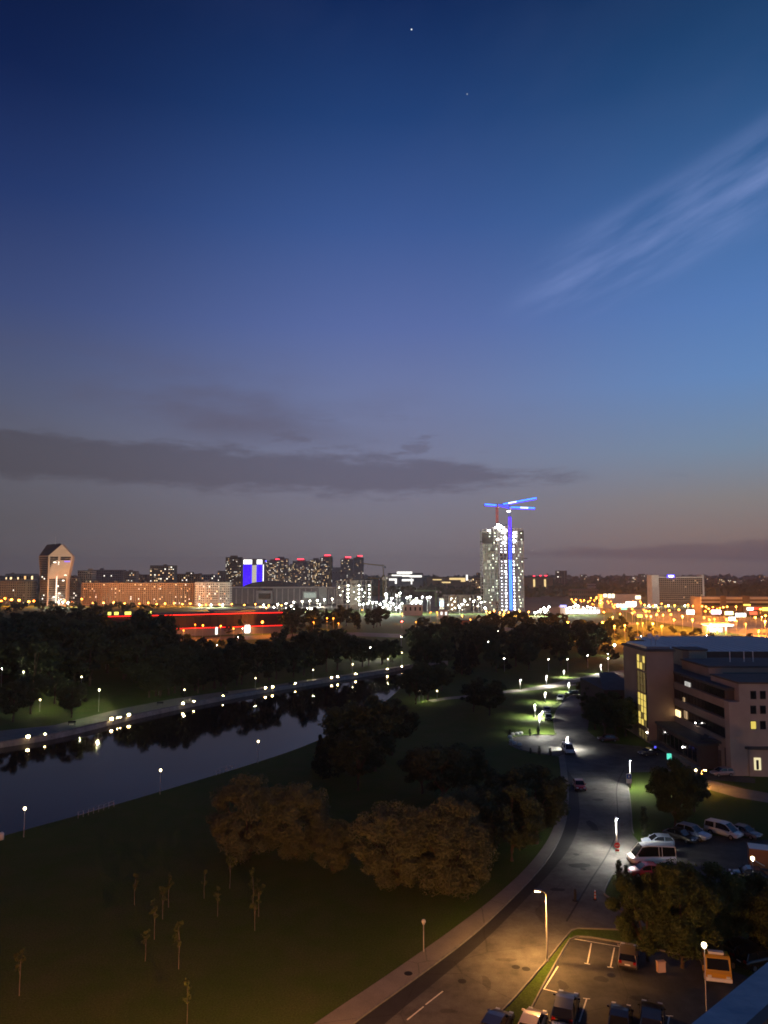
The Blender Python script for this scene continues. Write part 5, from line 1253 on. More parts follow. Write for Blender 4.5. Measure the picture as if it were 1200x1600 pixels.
# ================================================================== BROWN OFFICE BLOCK (right)
M_RENDER = mat('brown_render', (0.38, 0.285, 0.22), 0.9, var=0.12, scale=0.25)
M_RENDER_L = mat('pale_render', (0.45, 0.36, 0.30), 0.9, var=0.12, scale=0.25)
M_RENDER_D = mat('dark_render', (0.115, 0.082, 0.070), 0.9, var=0.15, scale=0.25)
M_METROOF = mat('metal_roof', (0.19, 0.21, 0.27), 0.45, 0.4, var=0.12, scale=0.2)
def office():
    o = thing('office_block', 'brown office block with a glazed stair tower and stepped wings', 'building', (0, 0, 0))
    fr = M_POLE_D
    Yt = 168.0; Xc = PY(1012, 1100, Yt).x; Xr = PY(1053, 1060, Yt).x; zt = pz(1018, Yt); Yb = Yt + 16.0
    MB().span((Xc, Yt, 0), (Xr, Yb, zt)).build('stair_tower', M_RENDER, o)
    MB().span((Xc - .35, Yt - .35, zt), (Xr + .35, Yb + .35, zt + .45)).build('tower_roof', M_ROOF, o)
    MB().prism([(Xc + .5, Yt + 1), (Xr - .3, Yt + 1), (Xr - .3, Yb - 1), (Xc + .5, Yb - 1)], zt + .45, zt + 1.0).build('roof_deck', M_METROOF, o)
    dish = MB()
    for dx, s in ((2.6, 1), (3.6, .8)):
        dish.tube([(Xc + dx, Yt + 4, zt + .9), (Xc + dx, Yt + 4, zt + 3.2 * s)], .07, 5)
    dish.build('aerial_mast', M_STEEL, o)
    for dx, z in ((2.3, 3.2), (3.9, 2.9)):
        MB().lathe([(0.0, .12), (.35, .06), (.62, -.1)], 12).build('satellite_dish', M_POLE_W, o).matrix_local = Matrix.Translation((Xc + dx, Yt + 3.7, zt + z)) @ Matrix.Rotation(R(80), 4, 'X')
    # glazed stair strip on the road side, next to the near corner
    EY = glow('stair_light', (1.0, .74, .16), .85); EYd = glow('stair_light_dim', (1.0, .7, .22), .10)
    y0, y1 = Yt + .5, Yt + 6.0
    rows = [(pz(1165, Yt), pz(1145, Yt), EYd), (pz(1138, Yt), pz(1087, Yt), EY), (pz(1085, Yt), pz(1052, Yt), EYd), (pz(1049, Yt), pz(1026, Yt), EY)]
    for z0, z1, e in rows:
        z0 = max(.4, z0); n = max(2, int((z1 - z0) / 1.3)); c = 3
        for i in range(n):
            for k in range(c):
                a = y0 + (y1 - y0) * k / c; b_ = z0 + (z1 - z0) * i / n
                dim = (i * 7 + k * 3) % 5 == 0
                MB().span((Xc - .10, a + .10, b_ + .09), (Xc + .02, a + (y1 - y0) / c - .10, b_ + (z1 - z0) / n - .09)).build('stair_pane', EYd if dim and e is EY else e, o)
        for k in range(c + 1):
            a = y0 + (y1 - y0) * k / c; MB().span((Xc - .18, a - .06, z0), (Xc - .02, a + .06, z1)).build('mullion', fr, o)
    # main road-side facade, from the tower towards the camera
    Xm = Xr + .3; Yn = 143.0; zm = pz(1052, Yt)
    MB().span((Xm, Yn, 0), (Xm + 26, Yt + 4, zm)).build('main_wing', M_RENDER_D, o)
    MB().span((Xm - .4, Yn - .2, zm), (Xm + 26, Yt + 4, zm + .5)).build('wing_roof', M_ROOF, o)
    for k, z in enumerate((4.6, 8.4, 12.0)):
        MB().span((Xm - .5, Yn + .2, z), (Xm + .05, Yt - .2, z + 1.5)).build('spandrel_band', M_RENDER, o)
        for i in range(14):
            a = Yn + .8 + (Yt - Yn - 1.6) * i / 14
            MB().span((Xm - .12, a + .08, z + 1.7), (Xm - .01, a + 1.6, z + 3.4)).build('window', M_GLASS_D, o)
    # lit windows on that side
    for (xp, yp, w, h, e) in ((1061, 1116, 2.4, 1.7, LIT[0]), (1073, 1117, 1.4, 1.6, LIT[3]), (1076, 1072, 2.6, 1.7, glow('office_white', (1, .97, .9), .55)), (1070, 1095, .8, 1.4, LIT[3])):
        d = ray(xp, yp); t = Xm / d.x; p = d * t; z = CAMZ + p.z
        wd = MB().span((Xm - .30, p.y - w / 2, z - h / 2), (Xm - .14, p.y + w / 2, z + h / 2)).build('lit_window', e, o)
        for q in (-.17, .17): MB().span((Xm - .36, p.y + q * w - .04, z - h / 2), (Xm - .31, p.y + q * w + .04, z + h / 2)).build('glazing_bar', fr, wd)
    # near block facing the camera
    zl = pz(1094, Yn); zu = pz(1066, Yn); X1 = PY(1130, 1110, Yn).x; X2 = PY(1147, 1080, Yn).x
    MB().span((Xm - .6, Yn - 2.0, 0), (Xm + 40, Yn - .01, zl)).build('near_wing', M_RENDER_L, o)
    MB().span((X2, Yn - 2.0, zl), (Xm + 40, Yn + 10, zu)).build('near_wing_upper', M_RENDER_L, o)
    MB().span((X2 - .2, Yn - 2.2, zu), (Xm + 40, Yn + 10, zu + .3)).build('parapet', M_RENDER_D, o)
    wy = Yn - 2.0
    for r_, yp in enumerate((1086, 1109, 1133)):
        for c_, xp in enumerate((1177, 1192, 1207, 1222)):
            p = PY(xp, yp, wy); lit = (r_ == 2 and c_ == 0)
            MB().span((p.x - .55, wy - .03, p.z - .78), (p.x + .55, wy + .02, p.z + .78)).build('window_reveal', fr, o)
            MB().span((p.x - .46, wy - .09, p.z - .68), (p.x + .46, wy - .04, p.z + .68)).build('window', glow('office_yellow', (1, .76, .14), .8) if lit else M_GLASS_D, o)
    # penthouse and roof plant
    Yp = 158.0; Xp = PY(1107, 1050, Yp).x; zp = pz(1043, Yp)
    MB().span((Xp, Yp, zm), (Xp + 40, Yp + 14, zp)).build('penthouse', M_RENDER, o)
    MB().span((Xp - .3, Yp - .3, zp), (Xp + 40, Yp + 14, zp + .35)).build('penthouse_roof', M_ROOF, o)
    MB().span((Xp + 3, Yp - .15, zm + .6), (Xp + 40, Yp + .02, zm + 1.5)).build('clerestory', mat('clerestory', (.12, .15, .15), .3), o)
    Yg = 178.0; a = PY(1070, 1025, Yg).x; b_ = PY(1107, 1025, Yg).x
    z0, z1 = pz(1037, Yg), pz(1017, Yg)
    MB().prism([(a, Yg + 1.5), (a + 1, Yg), (b_ - .6, Yg), (b_, Yg + 1), (b_, Yg + 7), (a, Yg + 7)], zm - 1, z1).build('plant_room', mat('plant_clad', (.30, .31, .25), .7, var=.1), o)
    MB().prism([(a - .3, Yg + 1.2), (a + .8, Yg - .3), (b_ - .4, Yg - .3), (b_ + .3, Yg + .8), (b_ + .3, Yg + 7.3), (a - .3, Yg + 7.3)], z1, z1 + .3).build('plant_room_roof', M_ROOF, o)
    MB().span((Xr + .31, Yt + 4.01, 0), (Xr + 45, Yt + 30, zm + .2)).build('rear_wing', M_RENDER_D, o)
    for xp in (1141, 1163, 1177): 
        p = PY(xp, 1040, 165); MB().tube([(p.x, 165, zm), (p.x, 165, pz(1018, 165))], .12, 6).build('flue', M_POLE_W, o)
    # low glazed link before the tower
    Xl = Xr - 4.2; zlk = 4.4
    MB().span((Xl, Yn + 3, 0), (Xm - .61, Yt - .02, zlk)).build('low_link', M_RENDER_D, o)
    MB().span((Xl - .4, Yn + 2.8, zlk), (Xm - .55, Yt - .03, zlk + .4)).build('link_roof', M_ROOF, o)
    MB().span((Xl - 1.6, Yn + 2, .012), (Xl - .05, Yt, .5)).build('plinth', M_PAVE, o)
    for i in range(9):
        y = Yn + 4 + i * 2.2; MB().span((Xl - .08, y, 1.0), (Xl - .01, y + 1.8, 3.6)).build('window', M_GLASS_D, o)
    # garage annex, turned towards the road
    A = P(1100, 1196); B = P(1172, 1213); u = (B - A).normalized(); nn = Vector((u.y, -u.x, 0)); L = (B - A).length; za = pz(1156, A.y)
    C = B + Vector((14, -1.5, 0)); fp = [A, B, C, C + Vector((2, 16, 0)), A + Vector((6, 9, 0))]
    MB().prism([(p.x, p.y) for p in fp], 0, za).build('garage_annex', M_RENDER_L, o)
    cen = sum(fp, Vector()) / 5
    MB().prism([((p - cen) * 1.05 + cen).to_tuple()[:2] for p in fp], za, za + .45).build('annex_roof', M_ROOF, o)
    MB().prism([((p - cen) * .9 + cen).to_tuple()[:2] for p in fp], za + .45, za + .55).build('annex_roof_deck', M_METROOF, o)
    def on_wall(p0, uu, s0, s1, z0, z1, d, m, name):
        nn_ = Vector((uu.y, -uu.x, 0)); q = [p0 + uu * s0 - nn_ * .02, p0 + uu * s1 - nn_ * .02, p0 + uu * s1 + nn_ * d, p0 + uu * s0 + nn_ * d]
        return MB().prism([(v.x, v.y) for v in q], z0, z1).build(name, m, o)
    for s in (.16, .56):
        on_wall(A, u, L * s, L * (s + .24), .05, 3.6, .06, mat('garage_door', (.16, .12, .10), .7), 'garage_door')
        for zz in (.9, 1.8, 2.7): on_wall(A, u, L * s, L * (s + .24), zz, zz + .05, .085, fr, 'door_rib')
    on_wall(A, u, -.02, .35, 1.6, 3.8, .08, mat('white_post', (.6, .6, .55), .6), 'corner_panel')
    u2 = (C - B).normalized()
    on_wall(B, u2, .8, 2.0, 1.2, 3.4, .08, glow('annex_window', (1, .88, .5), .9), 'lit_window')
    on_wall(B, u2, 1.15, 1.6, 1.3, 3.0, .12, fr, 'window_sash')
    for s in (4, 7, 10): on_wall(B, u2, s, s + 1.4, 1.2, 3.2, .06, M_GLASS_D, 'window')
    MB().lathe([(0, 0), (.12, .05), (.12, .2), (0, .25)], 8, (Xm - .8, 156, 6.6)).build('wall_lamp', glow('wall_lamp', (1, .95, .85), 30), o)
    MB().lathe([(0, 0), (.12, .05), (.12, .2), (0, .25)], 8, (Xl - .3, 153, 2.4)).build('wall_lamp', glow('wall_lamp', (1, .95, .85), 30), o)
    MB().lathe([(0, 0), (.14, .05), (.14, .2), (0, .25)], 8, (Xc - .3, Yt + .2, 2.2)).build('wall_lamp', glow('wall_lamp', (1, .95, .85), 30), o)
office()
# low brown block behind the stair tower
def low_block():
    Y = 186.0; o = thing('low_block', 'low brown block with one yellow window beside the stair tower', 'building', (0, 0, 0))
    a = PY(944, 1100, Y).x; b = PY(1003, 1100, Y).x; h = pz(1078, Y)
    MB().span((a, Y, 0), (b, Y + 22, h)).build('wall', M_RENDER_D, o)
    MB().add([(a - .3, Y - .3, h), (b, Y - .3, h), (b, Y + 22, h + 1.5), (a + 5, Y + 22, h + 1.5)], [(0, 1, 2, 3)]).build('roof', M_ROOF, o)
    p = PY(984, 1094, Y); MB().span((p.x - 1, Y - .08, p.z - 1), (p.x + 1, Y - .01, p.z + 1)).build('lit_window', glow('office_yellow', (1, .76, .14), .8), o)
    for xp in (955, 967): 
        p = PY(xp, 1094, Y); MB().span((p.x - .9, Y - .06, p.z - 1), (p.x + .9, Y - .01, p.z + 1)).build('window', M_GLASS_D, o)
low_block()
def hall_roof():
    Y = 235.0; o = thing('sports_hall', 'big sports hall with a broad grey-blue metal roof behind the offices', 'building', (0, 0, 0))
    x0 = PY(1065, 1012, Y).x; x1 = PY(1330, 1012, Y).x; zr = pz(1003, Y + 20); ze = pz(1018, Y)
    v = []; n = 20; m = MB()
    for i in range(n + 1):
        t = i / n; x = x0 + (x1 - x0) * t; c = math.sin(math.pi * min(1, .08 + t * .9)) ** .5
        v += [(x, Y, ze), (x, Y + 45, ze + (zr - ze) * (0.4 + .6 * c))]
    m.add(v, [(2 * i, 2 * i + 2, 2 * i + 3, 2 * i + 1) for i in range(n)]); m.build('roof', M_METROOF, o)
    MB().span((x0, Y + .2, 0), (x1, Y + 44, ze - .02)).build('wall', M_RENDER_D, o)
    for i in range(1, n): 
        x = x0 + (x1 - x0) * i / n; MB().tube([v[2 * i], v[2 * i + 1]], .12, 4).build('roof_seam', M_METROOF, o)
hall_roof()

# ================================================================== THE PHOTOGRAPHER'S TERRACE
def terrace():
    zc = CAMZ - 1.6
    A, B = P(1080, 1600, zc), P(1200, 1503, zc); C, D = P(1165, 1600, zc), P(1200, 1567, zc)
    u = (B - A).normalized(); n = Vector((u.y, -u.x, 0)); w = abs((C - A).dot(n))
    o = thing('roof_terrace', 'grey-blue metal parapet coping above red brick at the terrace edge', 'building', (0, 0, 0))
    a0, a1 = A - u * 14, A + u * 22
    q = [a0, a1, a1 + n * w, a0 + n * w]
    M_COP = mat('coping_metal', (.20, .23, .29), .42, .55, var=.12, scale=2.5, bump=.15, bscale=6)
    # coping in sheets with lapped joints
    L = 36.0; k = 18
    for i in range(k):
        p = a0 + u * (L * i / k); e = a0 + u * (L * (i + 1) / k - .012)
        b = MB().prism([(v.x, v.y) for v in (p, e, e + n * w, p + n * w)], zc - .05, zc - (.0 if i % 2 else .003)); b.build('coping_sheet', M_COP, o)
    M_BRICK = bpy.data.materials.new('red_brick'); M_BRICK.use_nodes = True
    nt = M_BRICK.node_tree; bk = nt.nodes.new('ShaderNodeTexBrick'); bk.inputs['Color1'].default_value = (.42, .13, .05, 1); bk.inputs['Color2'].default_value = (.34, .10, .04, 1); bk.inputs['Mortar'].default_value = (.25, .18, .12, 1); bk.inputs['Scale'].default_value = 4.0
    tc = nt.nodes.new('ShaderNodeTexCoord'); nt.links.new(tc.outputs['Object'], bk.inputs['Vector']); nt.links.new(bk.outputs[0], nt.nodes['Principled BSDF'].inputs['Base Color']); nt.nodes['Principled BSDF'].inputs['Roughness'].default_value = .9
    i0 = a0 + n * .04; i1 = a1 + n * .04
    MB().prism([(v.x, v.y) for v in (i0, i1, i1 + n * (w - .08), i0 + n * (w - .08))], 35.02, zc - .055).build('parapet', M_BRICK, o)
    # deck and house below
    MB().prism([(v.x, v.y) for v in (a0 + n * .02, a1 + n * .02, a1 + n * 18, a0 + n * 18)], 34.6, 35.0).build('deck', mat('terracotta_tile', (.36, .13, .06), .8, var=.2, scale=4), o)
    MB().prism([(v.x, v.y) for v in (a0 + n * .06, a1 + n * .06, a1 + n * 17.9, a0 + n * 17.9)], 0.0, 34.59).build('house_wall', M_BRICK, o)
terrace()

# ================================================================== VEHICLES
M_TYRE = mat('tyre', (.012, .012, .012), .85); M_RIM = mat('wheel_rim', (.35, .35, .36), .35, .8); M_CGLASS = mat('car_glass', (.008, .009, .011), .08, spec=.7)
M_HEAD = mat('headlamp_glass', (.6, .62, .62), .1, spec=.8); M_TAIL = mat('tail_lamp', (.30, .01, .01), .2, spec=.6); M_PLATE = mat('number_plate', (.75, .75, .72), .5); M_TRIM = mat('black_trim', (.015, .015, .015), .6)
def paint(n, c): return mat('paint_' + n, c, .32, .15, coat=.6, spec=.5)
KIND = {
 'sedan': dict(L=4.5, W=1.78, body=[(-2.25, .42, .62), (-2.2, .30, .82), (-1.75, .27, .93), (-1.2, .26, .95), (0.0, .25, .93), (1.0, .26, .90), (1.75, .27, .80), (2.15, .30, .68), (2.25, .42, .56)], cab=[(-1.72, .93), (-1.08, 1.38), (-.2, 1.45), (.35, 1.40), (1.12, .90)]),
 'hatch': dict(L=4.1, W=1.74, body=[(-2.05, .42, .75), (-2.0, .30, .95), (-1.7, .27, .98), (0, .26, .96), (.85, .26, .94), (1.55, .27, .84), (1.95, .30, .70), (2.05, .42, .58)], cab=[(-1.95, .97), (-1.62, 1.42), (-.4, 1.50), (.2, 1.46), (1.05, .93)]),
 'suv': dict(L=4.7, W=1.88, body=[(-2.35, .48, .85), (-2.3, .36, 1.06), (-1.9, .34, 1.10), (0, .33, 1.08), (1.0, .33, 1.06), (1.9, .35, .98), (2.28, .40, .84), (2.35, .5, .70)], cab=[(-2.2, 1.09), (-1.85, 1.64), (-.4, 1.72), (.2, 1.67), (1.1, 1.06)]),
 'van': dict(L=4.9, W=1.92, body=[(-2.45, .45, .95), (-2.4, .33, 1.10), (0, .32, 1.10), (1.1, .32, 1.08), (1.9, .34, .98), (2.38, .40, .82), (2.45, .5, .7)], cab=[(-2.38, 1.09), (-2.28, 1.78), (0, 1.92), (.65, 1.86), (1.75, 1.02)]),
 'minibus': dict(L=5.8, W=2.0, body=[(-2.9, .5, 1.15), (-2.86, .38, 1.25), (0, .36, 1.25), (1.9, .36, 1.22), (2.5, .38, 1.10), (2.84, .45, .92), (2.9, .55, .8)], cab=[(-2.84, 1.24), (-2.78, 2.40), (0.6, 2.52), (1.35, 2.40), (2.35, 1.14)]),
}
CARM = {}
def car_meshes(kind, pm):
    key = (kind, pm.name)
    if key in CARM: return CARM[key]
    s = KIND[kind]; W = s['W']; out = []
    b = MB(); ring = []
    for i, (x, z0, z1) in enumerate(s['body']):
        e = i in (0, len(s['body']) - 1); hw = W / 2 * (.86 if e else 1.0)
        zm = (z0 + z1) / 2
        ring.append([(x, -hw * .9, z0), (x, -hw, z0 + .1), (x, -hw, zm + .05), (x, -hw * .94, z1 - .03), (x, -hw * .8, z1), (x, hw * .8, z1), (x, hw * .94, z1 - .03), (x, hw, zm + .05), (x, hw, z0 + .1), (x, hw * .9, z0)])
    vs = [p for r_ in ring for p in r_]; n = 10
    fs = [(i * n + k, (i + 1) * n + k, (i + 1) * n + (k + 1) % n, i * n + (k + 1) % n) for i in range(len(ring) - 1) for k in range(n)]
    fs += [tuple(range(n)), tuple(range((len(ring) - 1) * n + n - 1, (len(ring) - 1) * n - 1, -1))]
    b.add(vs, fs); out.append(('body', b.mesh('body', pm, True), None))
    # greenhouse: glass block with a painted roof, pillars
    cab = s['cab']; g = MB(); rr = []
    zb = cab[0][1]; zt = max(z for _, z in cab)
    for x, z in cab:
        t = (z - zb) / (zt - zb); hw = W / 2 * (.93 - .16 * max(0, t)); rr.append((x, hw, z))
    gl = MB(); n = len(rr)
    vs = [(x, -h, z) for x, h, z in rr] + [(x, h, z) for x, h, z in rr] + [(x, -W / 2 * .93, zb - .02) for x, h, z in rr[1:-1]] + [(x, W / 2 * .93, zb - .02) for x, h, z in rr[1:-1]]
    gl.add(vs, [(i, n + i, n + i + 1, i + 1) for i in range(n - 1)] + [tuple(range(n)), tuple(range(2 * n - 1, n - 1, -1))])
    out.append(('window_glass', gl.mesh('window_glass', M_CGLASS), None))
    rf = MB(); top = rr[1:-1]
    for (x, h, z), (x2, h2, z2) in zip(top[:-1], top[1:]):
        rf.add([(x, -h - .01, z + .01), (x, h + .01, z + .01), (x2, h2 + .01, z2 + .01), (x2, -h2 - .01, z2 + .01), (x, -h - .012, z - .10), (x, h + .012, z - .10), (x2, h2 + .012, z2 - .10), (x2, -h2 - .012, z2 - .10)], [(0, 3, 2, 1), (0, 1, 5, 4), (2, 3, 7, 6), (0, 4, 7, 3), (1, 2, 6, 5)])
    for sgn in (-1, 1):
        for i, j in ((0, 1), (n - 1, n - 2)):
            (x, h, z), (x2, h2, z2) = rr[i], rr[j]; rf.tube([(x, sgn * h, z), (x2, sgn * h2, z2)], .05, 4)
        for xx in ((cab[1][0] + cab[3][0]) / 2,) + ((cab[1][0] * .45 + cab[3][0] * .1,) if kind in ('van', 'minibus') else ()):
            rf.tube([(xx, sgn * W / 2 * .93, zb), (xx, sgn * W / 2 * .775, zt - .06)], .045, 4)
    out.append(('roof', rf.mesh('roof', pm), None))
    L2 = s['L'] / 2; zf = s['body'][-2][2]; zr = s['body'][1][2]
    for sy in (-1, 1):
        out.append(('headlight', MB().box((L2 - .10, sy * W * .34, zf - .04), (.22, W * .2, .16)).mesh('headlight', M_HEAD), None))
        out.append(('tail_light', MB().box((-L2 + .05, sy * W * .37, zr - .10), (.14, W * .15, .22)).mesh('tail_light', M_TAIL), None))
        out.append(('mirror', MB().box((cab[-1][0] - .25, sy * (W / 2 + .08), zb + .10), (.14, .2, .14)).mesh('mirror', pm), None))
    out.append(('number_plate', MB().box((-L2 - .005, 0, zr - .28), (.03, .5, .12)).mesh('number_plate', M_PLATE), None))
    out.append(('number_plate', MB().box((L2 + .005, 0, .48), (.03, .5, .12)).mesh('number_plate', M_PLATE), None))
    out.append(('bumper', MB().box((L2 - .04, 0, .40), (.14, W * .86, .16)).mesh('bumper', M_TRIM), None)); out.append(('bumper', MB().box((-L2 + .04, 0, .42), (.14, W * .86, .16)).mesh('bumper', M_TRIM), None))
    wr = .31 if kind in ('sedan', 'hatch') else .35
    for wx in (-L2 * .60, L2 * .62):
        for sy in (-1, 1):
            y = sy * (W / 2 - .06)
            ty = MB().tube([(wx, y - .11, wr), (wx, y + .11, wr)], wr, 16).mesh('wheel', M_TYRE)
            ri = MB().tube([(wx, y + sy * .10, wr), (wx, y + sy * .125, wr)], wr * .62, 12).mesh('rim', M_RIM)
            out.append(('wheel', ty, ('rim', ri)))
    CARM[key] = out; return out
def car(kind, pm, xy, heading, label, group=None, name='parked_car', cat='car', z=0.02):
    p = P(*xy) if not isinstance(xy, Vector) else xy
    o = thing(name, label, cat, (p.x, p.y, z), R(heading), group)
    for nm, me, sub in car_meshes(kind, pm):
        c = link(nm, me, o)
        if sub: link(sub[0], sub[1], c)
    return o
BLK = paint('black', (.006, .006, .007)); SIL = paint('silver', (.42, .43, .44)); WHT = paint('white', (.72, .72, .70)); REDC = paint('red', (.30, .012, .010)); NAVY = paint('navy', (.012, .018, .05)); BEI = paint('beige', (.45, .36, .30)); GRY = paint('grey', (.14, .15, .16)); BLU = paint('pale_blue', (.36, .42, .50))
sd = (P(924, 1474) - P(918, 1506)); sh = math.degrees(math.atan2(sd.y, sd.x))
g = 'cars in the lower car park'
car('suv', BLK, (884, 1589), sh, 'glossy black estate car parked inside the white bay lines', g)
car('hatch', NAVY, (776, 1613), sh - 8, 'dark blue hatchback with bright roof glints at the verge corner', g)
car('hatch', BEI, (832, 1612), sh - 4, 'beige hatchback parked beside the grass verge', g)
car('sedan', BLK, (876, 1632), sh, 'black saloon tail to tail with the black estate', g)
car('sedan', BLK, (969, 1605), sh, 'black saloon parked alone beyond the empty bay', g)
car('suv', BLK, (1019, 1606), sh, 'black off-roader beside the last white bay line', g)
car('hatch', paint('bronze', (.16, .13, .11)), (982, 1503), sh, 'bronze-grey hatchback tucked under the big leafy tree', g)
for x, y, k, m, lab in ((1162, 1492, 'sedan', BLK, 'black saloon with pale glints beside the orange truck'), (1185, 1508, 'suv', BLK, 'black off-roader close under the terrace parapet'), (1200, 1484, 'sedan', GRY, 'dark grey saloon under the leafy tree by the parapet')):
    car(k, m, (x, y), sh - 50, lab, g)
g = 'vehicles in the upper car park'
car('minibus', WHT, (1018, 1350), 180, 'white minibus with long dark side windows', g, 'minibus', 'minibus')
car('sedan', REDC, (1010, 1368), 182, 'dark red saloon parked close beside the white minibus', g)
car('sedan', SIL, (1026, 1334), 178, 'silver saloon just behind the white minibus', g)
car('hatch', BLU, (1028, 1322), 177, 'pale silver-blue hatchback at the lawn edge behind the minibus', g)
car('sedan', BLK, (1063, 1312), -52, 'black saloon at the end of the angled row', g)
car('suv', BLU, (1083, 1309), -52, 'pale blue estate with a glinting bonnet in the angled row', g)
car('van', WHT, (1131, 1306), -52, 'white people carrier standing tallest in the angled row', g, 'parked_van', 'van')
car('sedan', GRY, (1163, 1306), -54, 'grey saloon at the far end of the angled row', g)
car('sedan', BLK, (1172, 1374), 165, 'black saloon in shadow beside the brown cargo box', g)
g = 'vehicles on the upper road'
car('sedan', REDC, (905, 1232), -96, 'red saloon driving down the road past the blue sign', g, 'red_car')
car('hatch', BLK, (857, 1125), -100, 'black hatchback parked beside the column lamp', g)
car('sedan', NAVY, (855, 1113), -100, 'dark blue saloon parked behind the black hatchback', g)
car('hatch', WHT, (876, 1094), -110, 'pale hatchback parked on the upper road', g)
car('sedan', BLK, (895, 1086), -170, 'black saloon parked across the far end of the upper road', g)
car('sedan', paint('maroon', (.10, .03, .03)), (950, 1158), 176, 'dark maroon saloon before the low brown block', g)
car('van', WHT, (888, 1176), -92, 'white delivery van at the corner of the turning bay', g, 'delivery_van', 'van')
car('sedan', NAVY, (1014, 1180), 200, 'dark saloon parked at the foot of the stair tower', 'vehicles by the office block')
car('hatch', paint('rose', (.35, .26, .24)), (1128, 1212), 190, 'pale pink-grey hatchback before the garage doors', 'vehicles by the office block')

def truck():
    p = P(1113, 1515); o = thing('flatbed_truck', 'orange lorry with a dark windscreen and an open cargo bed', 'truck', (p.x, p.y, .02), R(-103))
    OR = paint('orange', (.62, .34, .03))
    s = MB(); W = 2.2
    prof = [(3.1, .55), (3.1, 1.15), (2.9, 1.30), (2.55, 2.25), (2.35, 2.38), (1.35, 2.38), (1.35, .55)]
    n = len(prof); s.add([(x, -W / 2, z) for x, z in prof] + [(x, W / 2, z) for x, z in prof], [tuple(range(n)), tuple(range(2 * n - 1, n - 1, -1))] + [(i, n + i, n + (i + 1) % n, (i + 1) % n) for i in range(n)])
    s.build('cab', OR, o)
    MB().add([(2.91, -W / 2 + .15, 1.36), (2.91, W / 2 - .15, 1.36), (2.60, W / 2 - .2, 2.20), (2.60, -W / 2 + .2, 2.20)], [(0, 1, 2, 3)]).build('windscreen', M_CGLASS, o)
    for sy in (-1, 1):
        MB().box((2.0, sy * (W / 2 + .01), 1.75), (.9, .03, .7)).build('side_window', M_CGLASS, o); MB().box((3.12, sy * .8, .85), (.06, .35, .25)).build('headlight', M_HEAD, o)
        MB().box((2.7, sy * (W / 2 + .2), 1.8), (.1, .25, .45)).build('mirror', M_TRIM, o)
        MB().box((-.9, sy * (W / 2 + .02), 1.35), (4.2, .06, .9)).build('bed_side', mat('bed_steel', (.12, .10, .04), .7), o)
    MB().box((1.9, 0, 2.46), (.5, 1.3, .16)).build('roof_sign', M_PLATE, o)
    MB().box((3.14, 0, .62), (.12, W, .28)).build('bumper', M_POLE_W, o); MB().box((3.20, 0, .62), (.03, .5, .12)).build('number_plate', M_PLATE, o)
    MB().box((-.9, 0, .88), (4.2, W, .12)).build('bed_floor', mat('bed_steel', (.12, .10, .04), .7), o); MB().box((-3.0, 0, 1.35), (.06, W, .9)).build('tailgate', mat('bed_steel', (.12, .10, .04), .7), o); MB().box((1.22, 0, 1.6), (.06, W, 1.3)).build('headboard', mat('bed_steel', (.12, .10, .04), .7), o)
    MB().box((0, 0, .6), (5.8, .8, .2)).build('chassis', M_TRIM, o)
    for wx in (2.2, -1.6):
        for sy in (-1, 1):
            wheel = MB().tube([(wx, sy * .95 - .15, .42), (wx, sy * .95 + .15, .42)], .42, 16).build('wheel', M_TYRE, o); MB().tube([(wx, sy * .95 + sy * .14, .42), (wx, sy * .95 + sy * .17, .42)], .24, 10).build('rim', M_RIM, wheel)
truck()
def box_lorry():
    p = P(1206, 1362); o = thing('box_lorry', 'brown-orange cargo box lorry behind the bracket lamp', 'truck', (p.x, p.y, .02), R(-20))
    MB().box((0, 0, 1.75), (5.2, 2.2, 2.2)).build('cargo_box', paint('brown', (.40, .15, .06)), o)
    MB().box((3.4, 0, 1.35), (1.4, 2.0, 1.7)).build('cab', BLK, o); MB().box((4.08, 0, 1.75), (.06, 1.8, .7)).build('windscreen', M_CGLASS, o); MB().box((.6, 0, .62), (6.6, .8, .18)).build('chassis', M_TRIM, o)
    for wx in (3.3, -1.6):
        for sy in (-1, 1): MB().tube([(wx, sy * .95 - .14, .4), (wx, sy * .95 + .14, .4)], .4, 14).build('wheel', M_TYRE, o)
box_lorry()

# ================================================================== SIGNS AND SMALL THINGS
def small_sign(xy, h, label, draw, w=.7, group=None):
    p = P(*xy); o = thing('road_sign', label, 'sign', (p.x, p.y, 0), 0, group)
    MB().tube([(0, 0, 0), (0, 0, h + .3)], .035, 6).build('post', M_STEEL, o)
    draw(o, h, w); return o
M_SRED = mat('sign_red', (.55, .02, .02), .4); M_SBLUE = mat('sign_blue', (.03, .12, .55), .4); M_SWHITE = mat('sign_white', (.8, .8, .78), .4)
def d_noentry(o, h, w):
    f = MB().tube([(0, -.05, h), (0, -.08, h)], .38, 20).build('disc', M_SRED, o); MB().box((0, -.09, h), (.52, .012, .12)).build('bar', M_SWHITE, f)
    MB().box((0, -.06, h - .62), (.5, .02, .22)).build('plate', M_SRED, o)
small_sign((964.5, 1334), 1.1, 'round red no-entry sign with a white bar at the lamp foot', d_noentry)
def d_info(o, h, w):
    f = MB().box((0, -.06, h), (.9, .03, 1.6)).build('panel', M_SWHITE, o); MB().box((0, -.08, h + .35), (.82, .012, .75)).build('blue_field', M_SBLUE, f); MB().box((0, -.088, h + .35), (.3, .01, .34)).build('symbol', M_SWHITE, f)
small_sign((983, 1232), 1.7, 'blue and white parking sign beside the column lamp', d_info)
def d_turq(o, h, w): MB().box((0, -.06, h), (.9, .06, 1.1)).build('panel', glow('turquoise_sign', (.12, .9, .66), 1.0), o)
small_sign((1046, 1200), 2.2, 'turquoise glowing sign at the corner of the yard', d_turq)
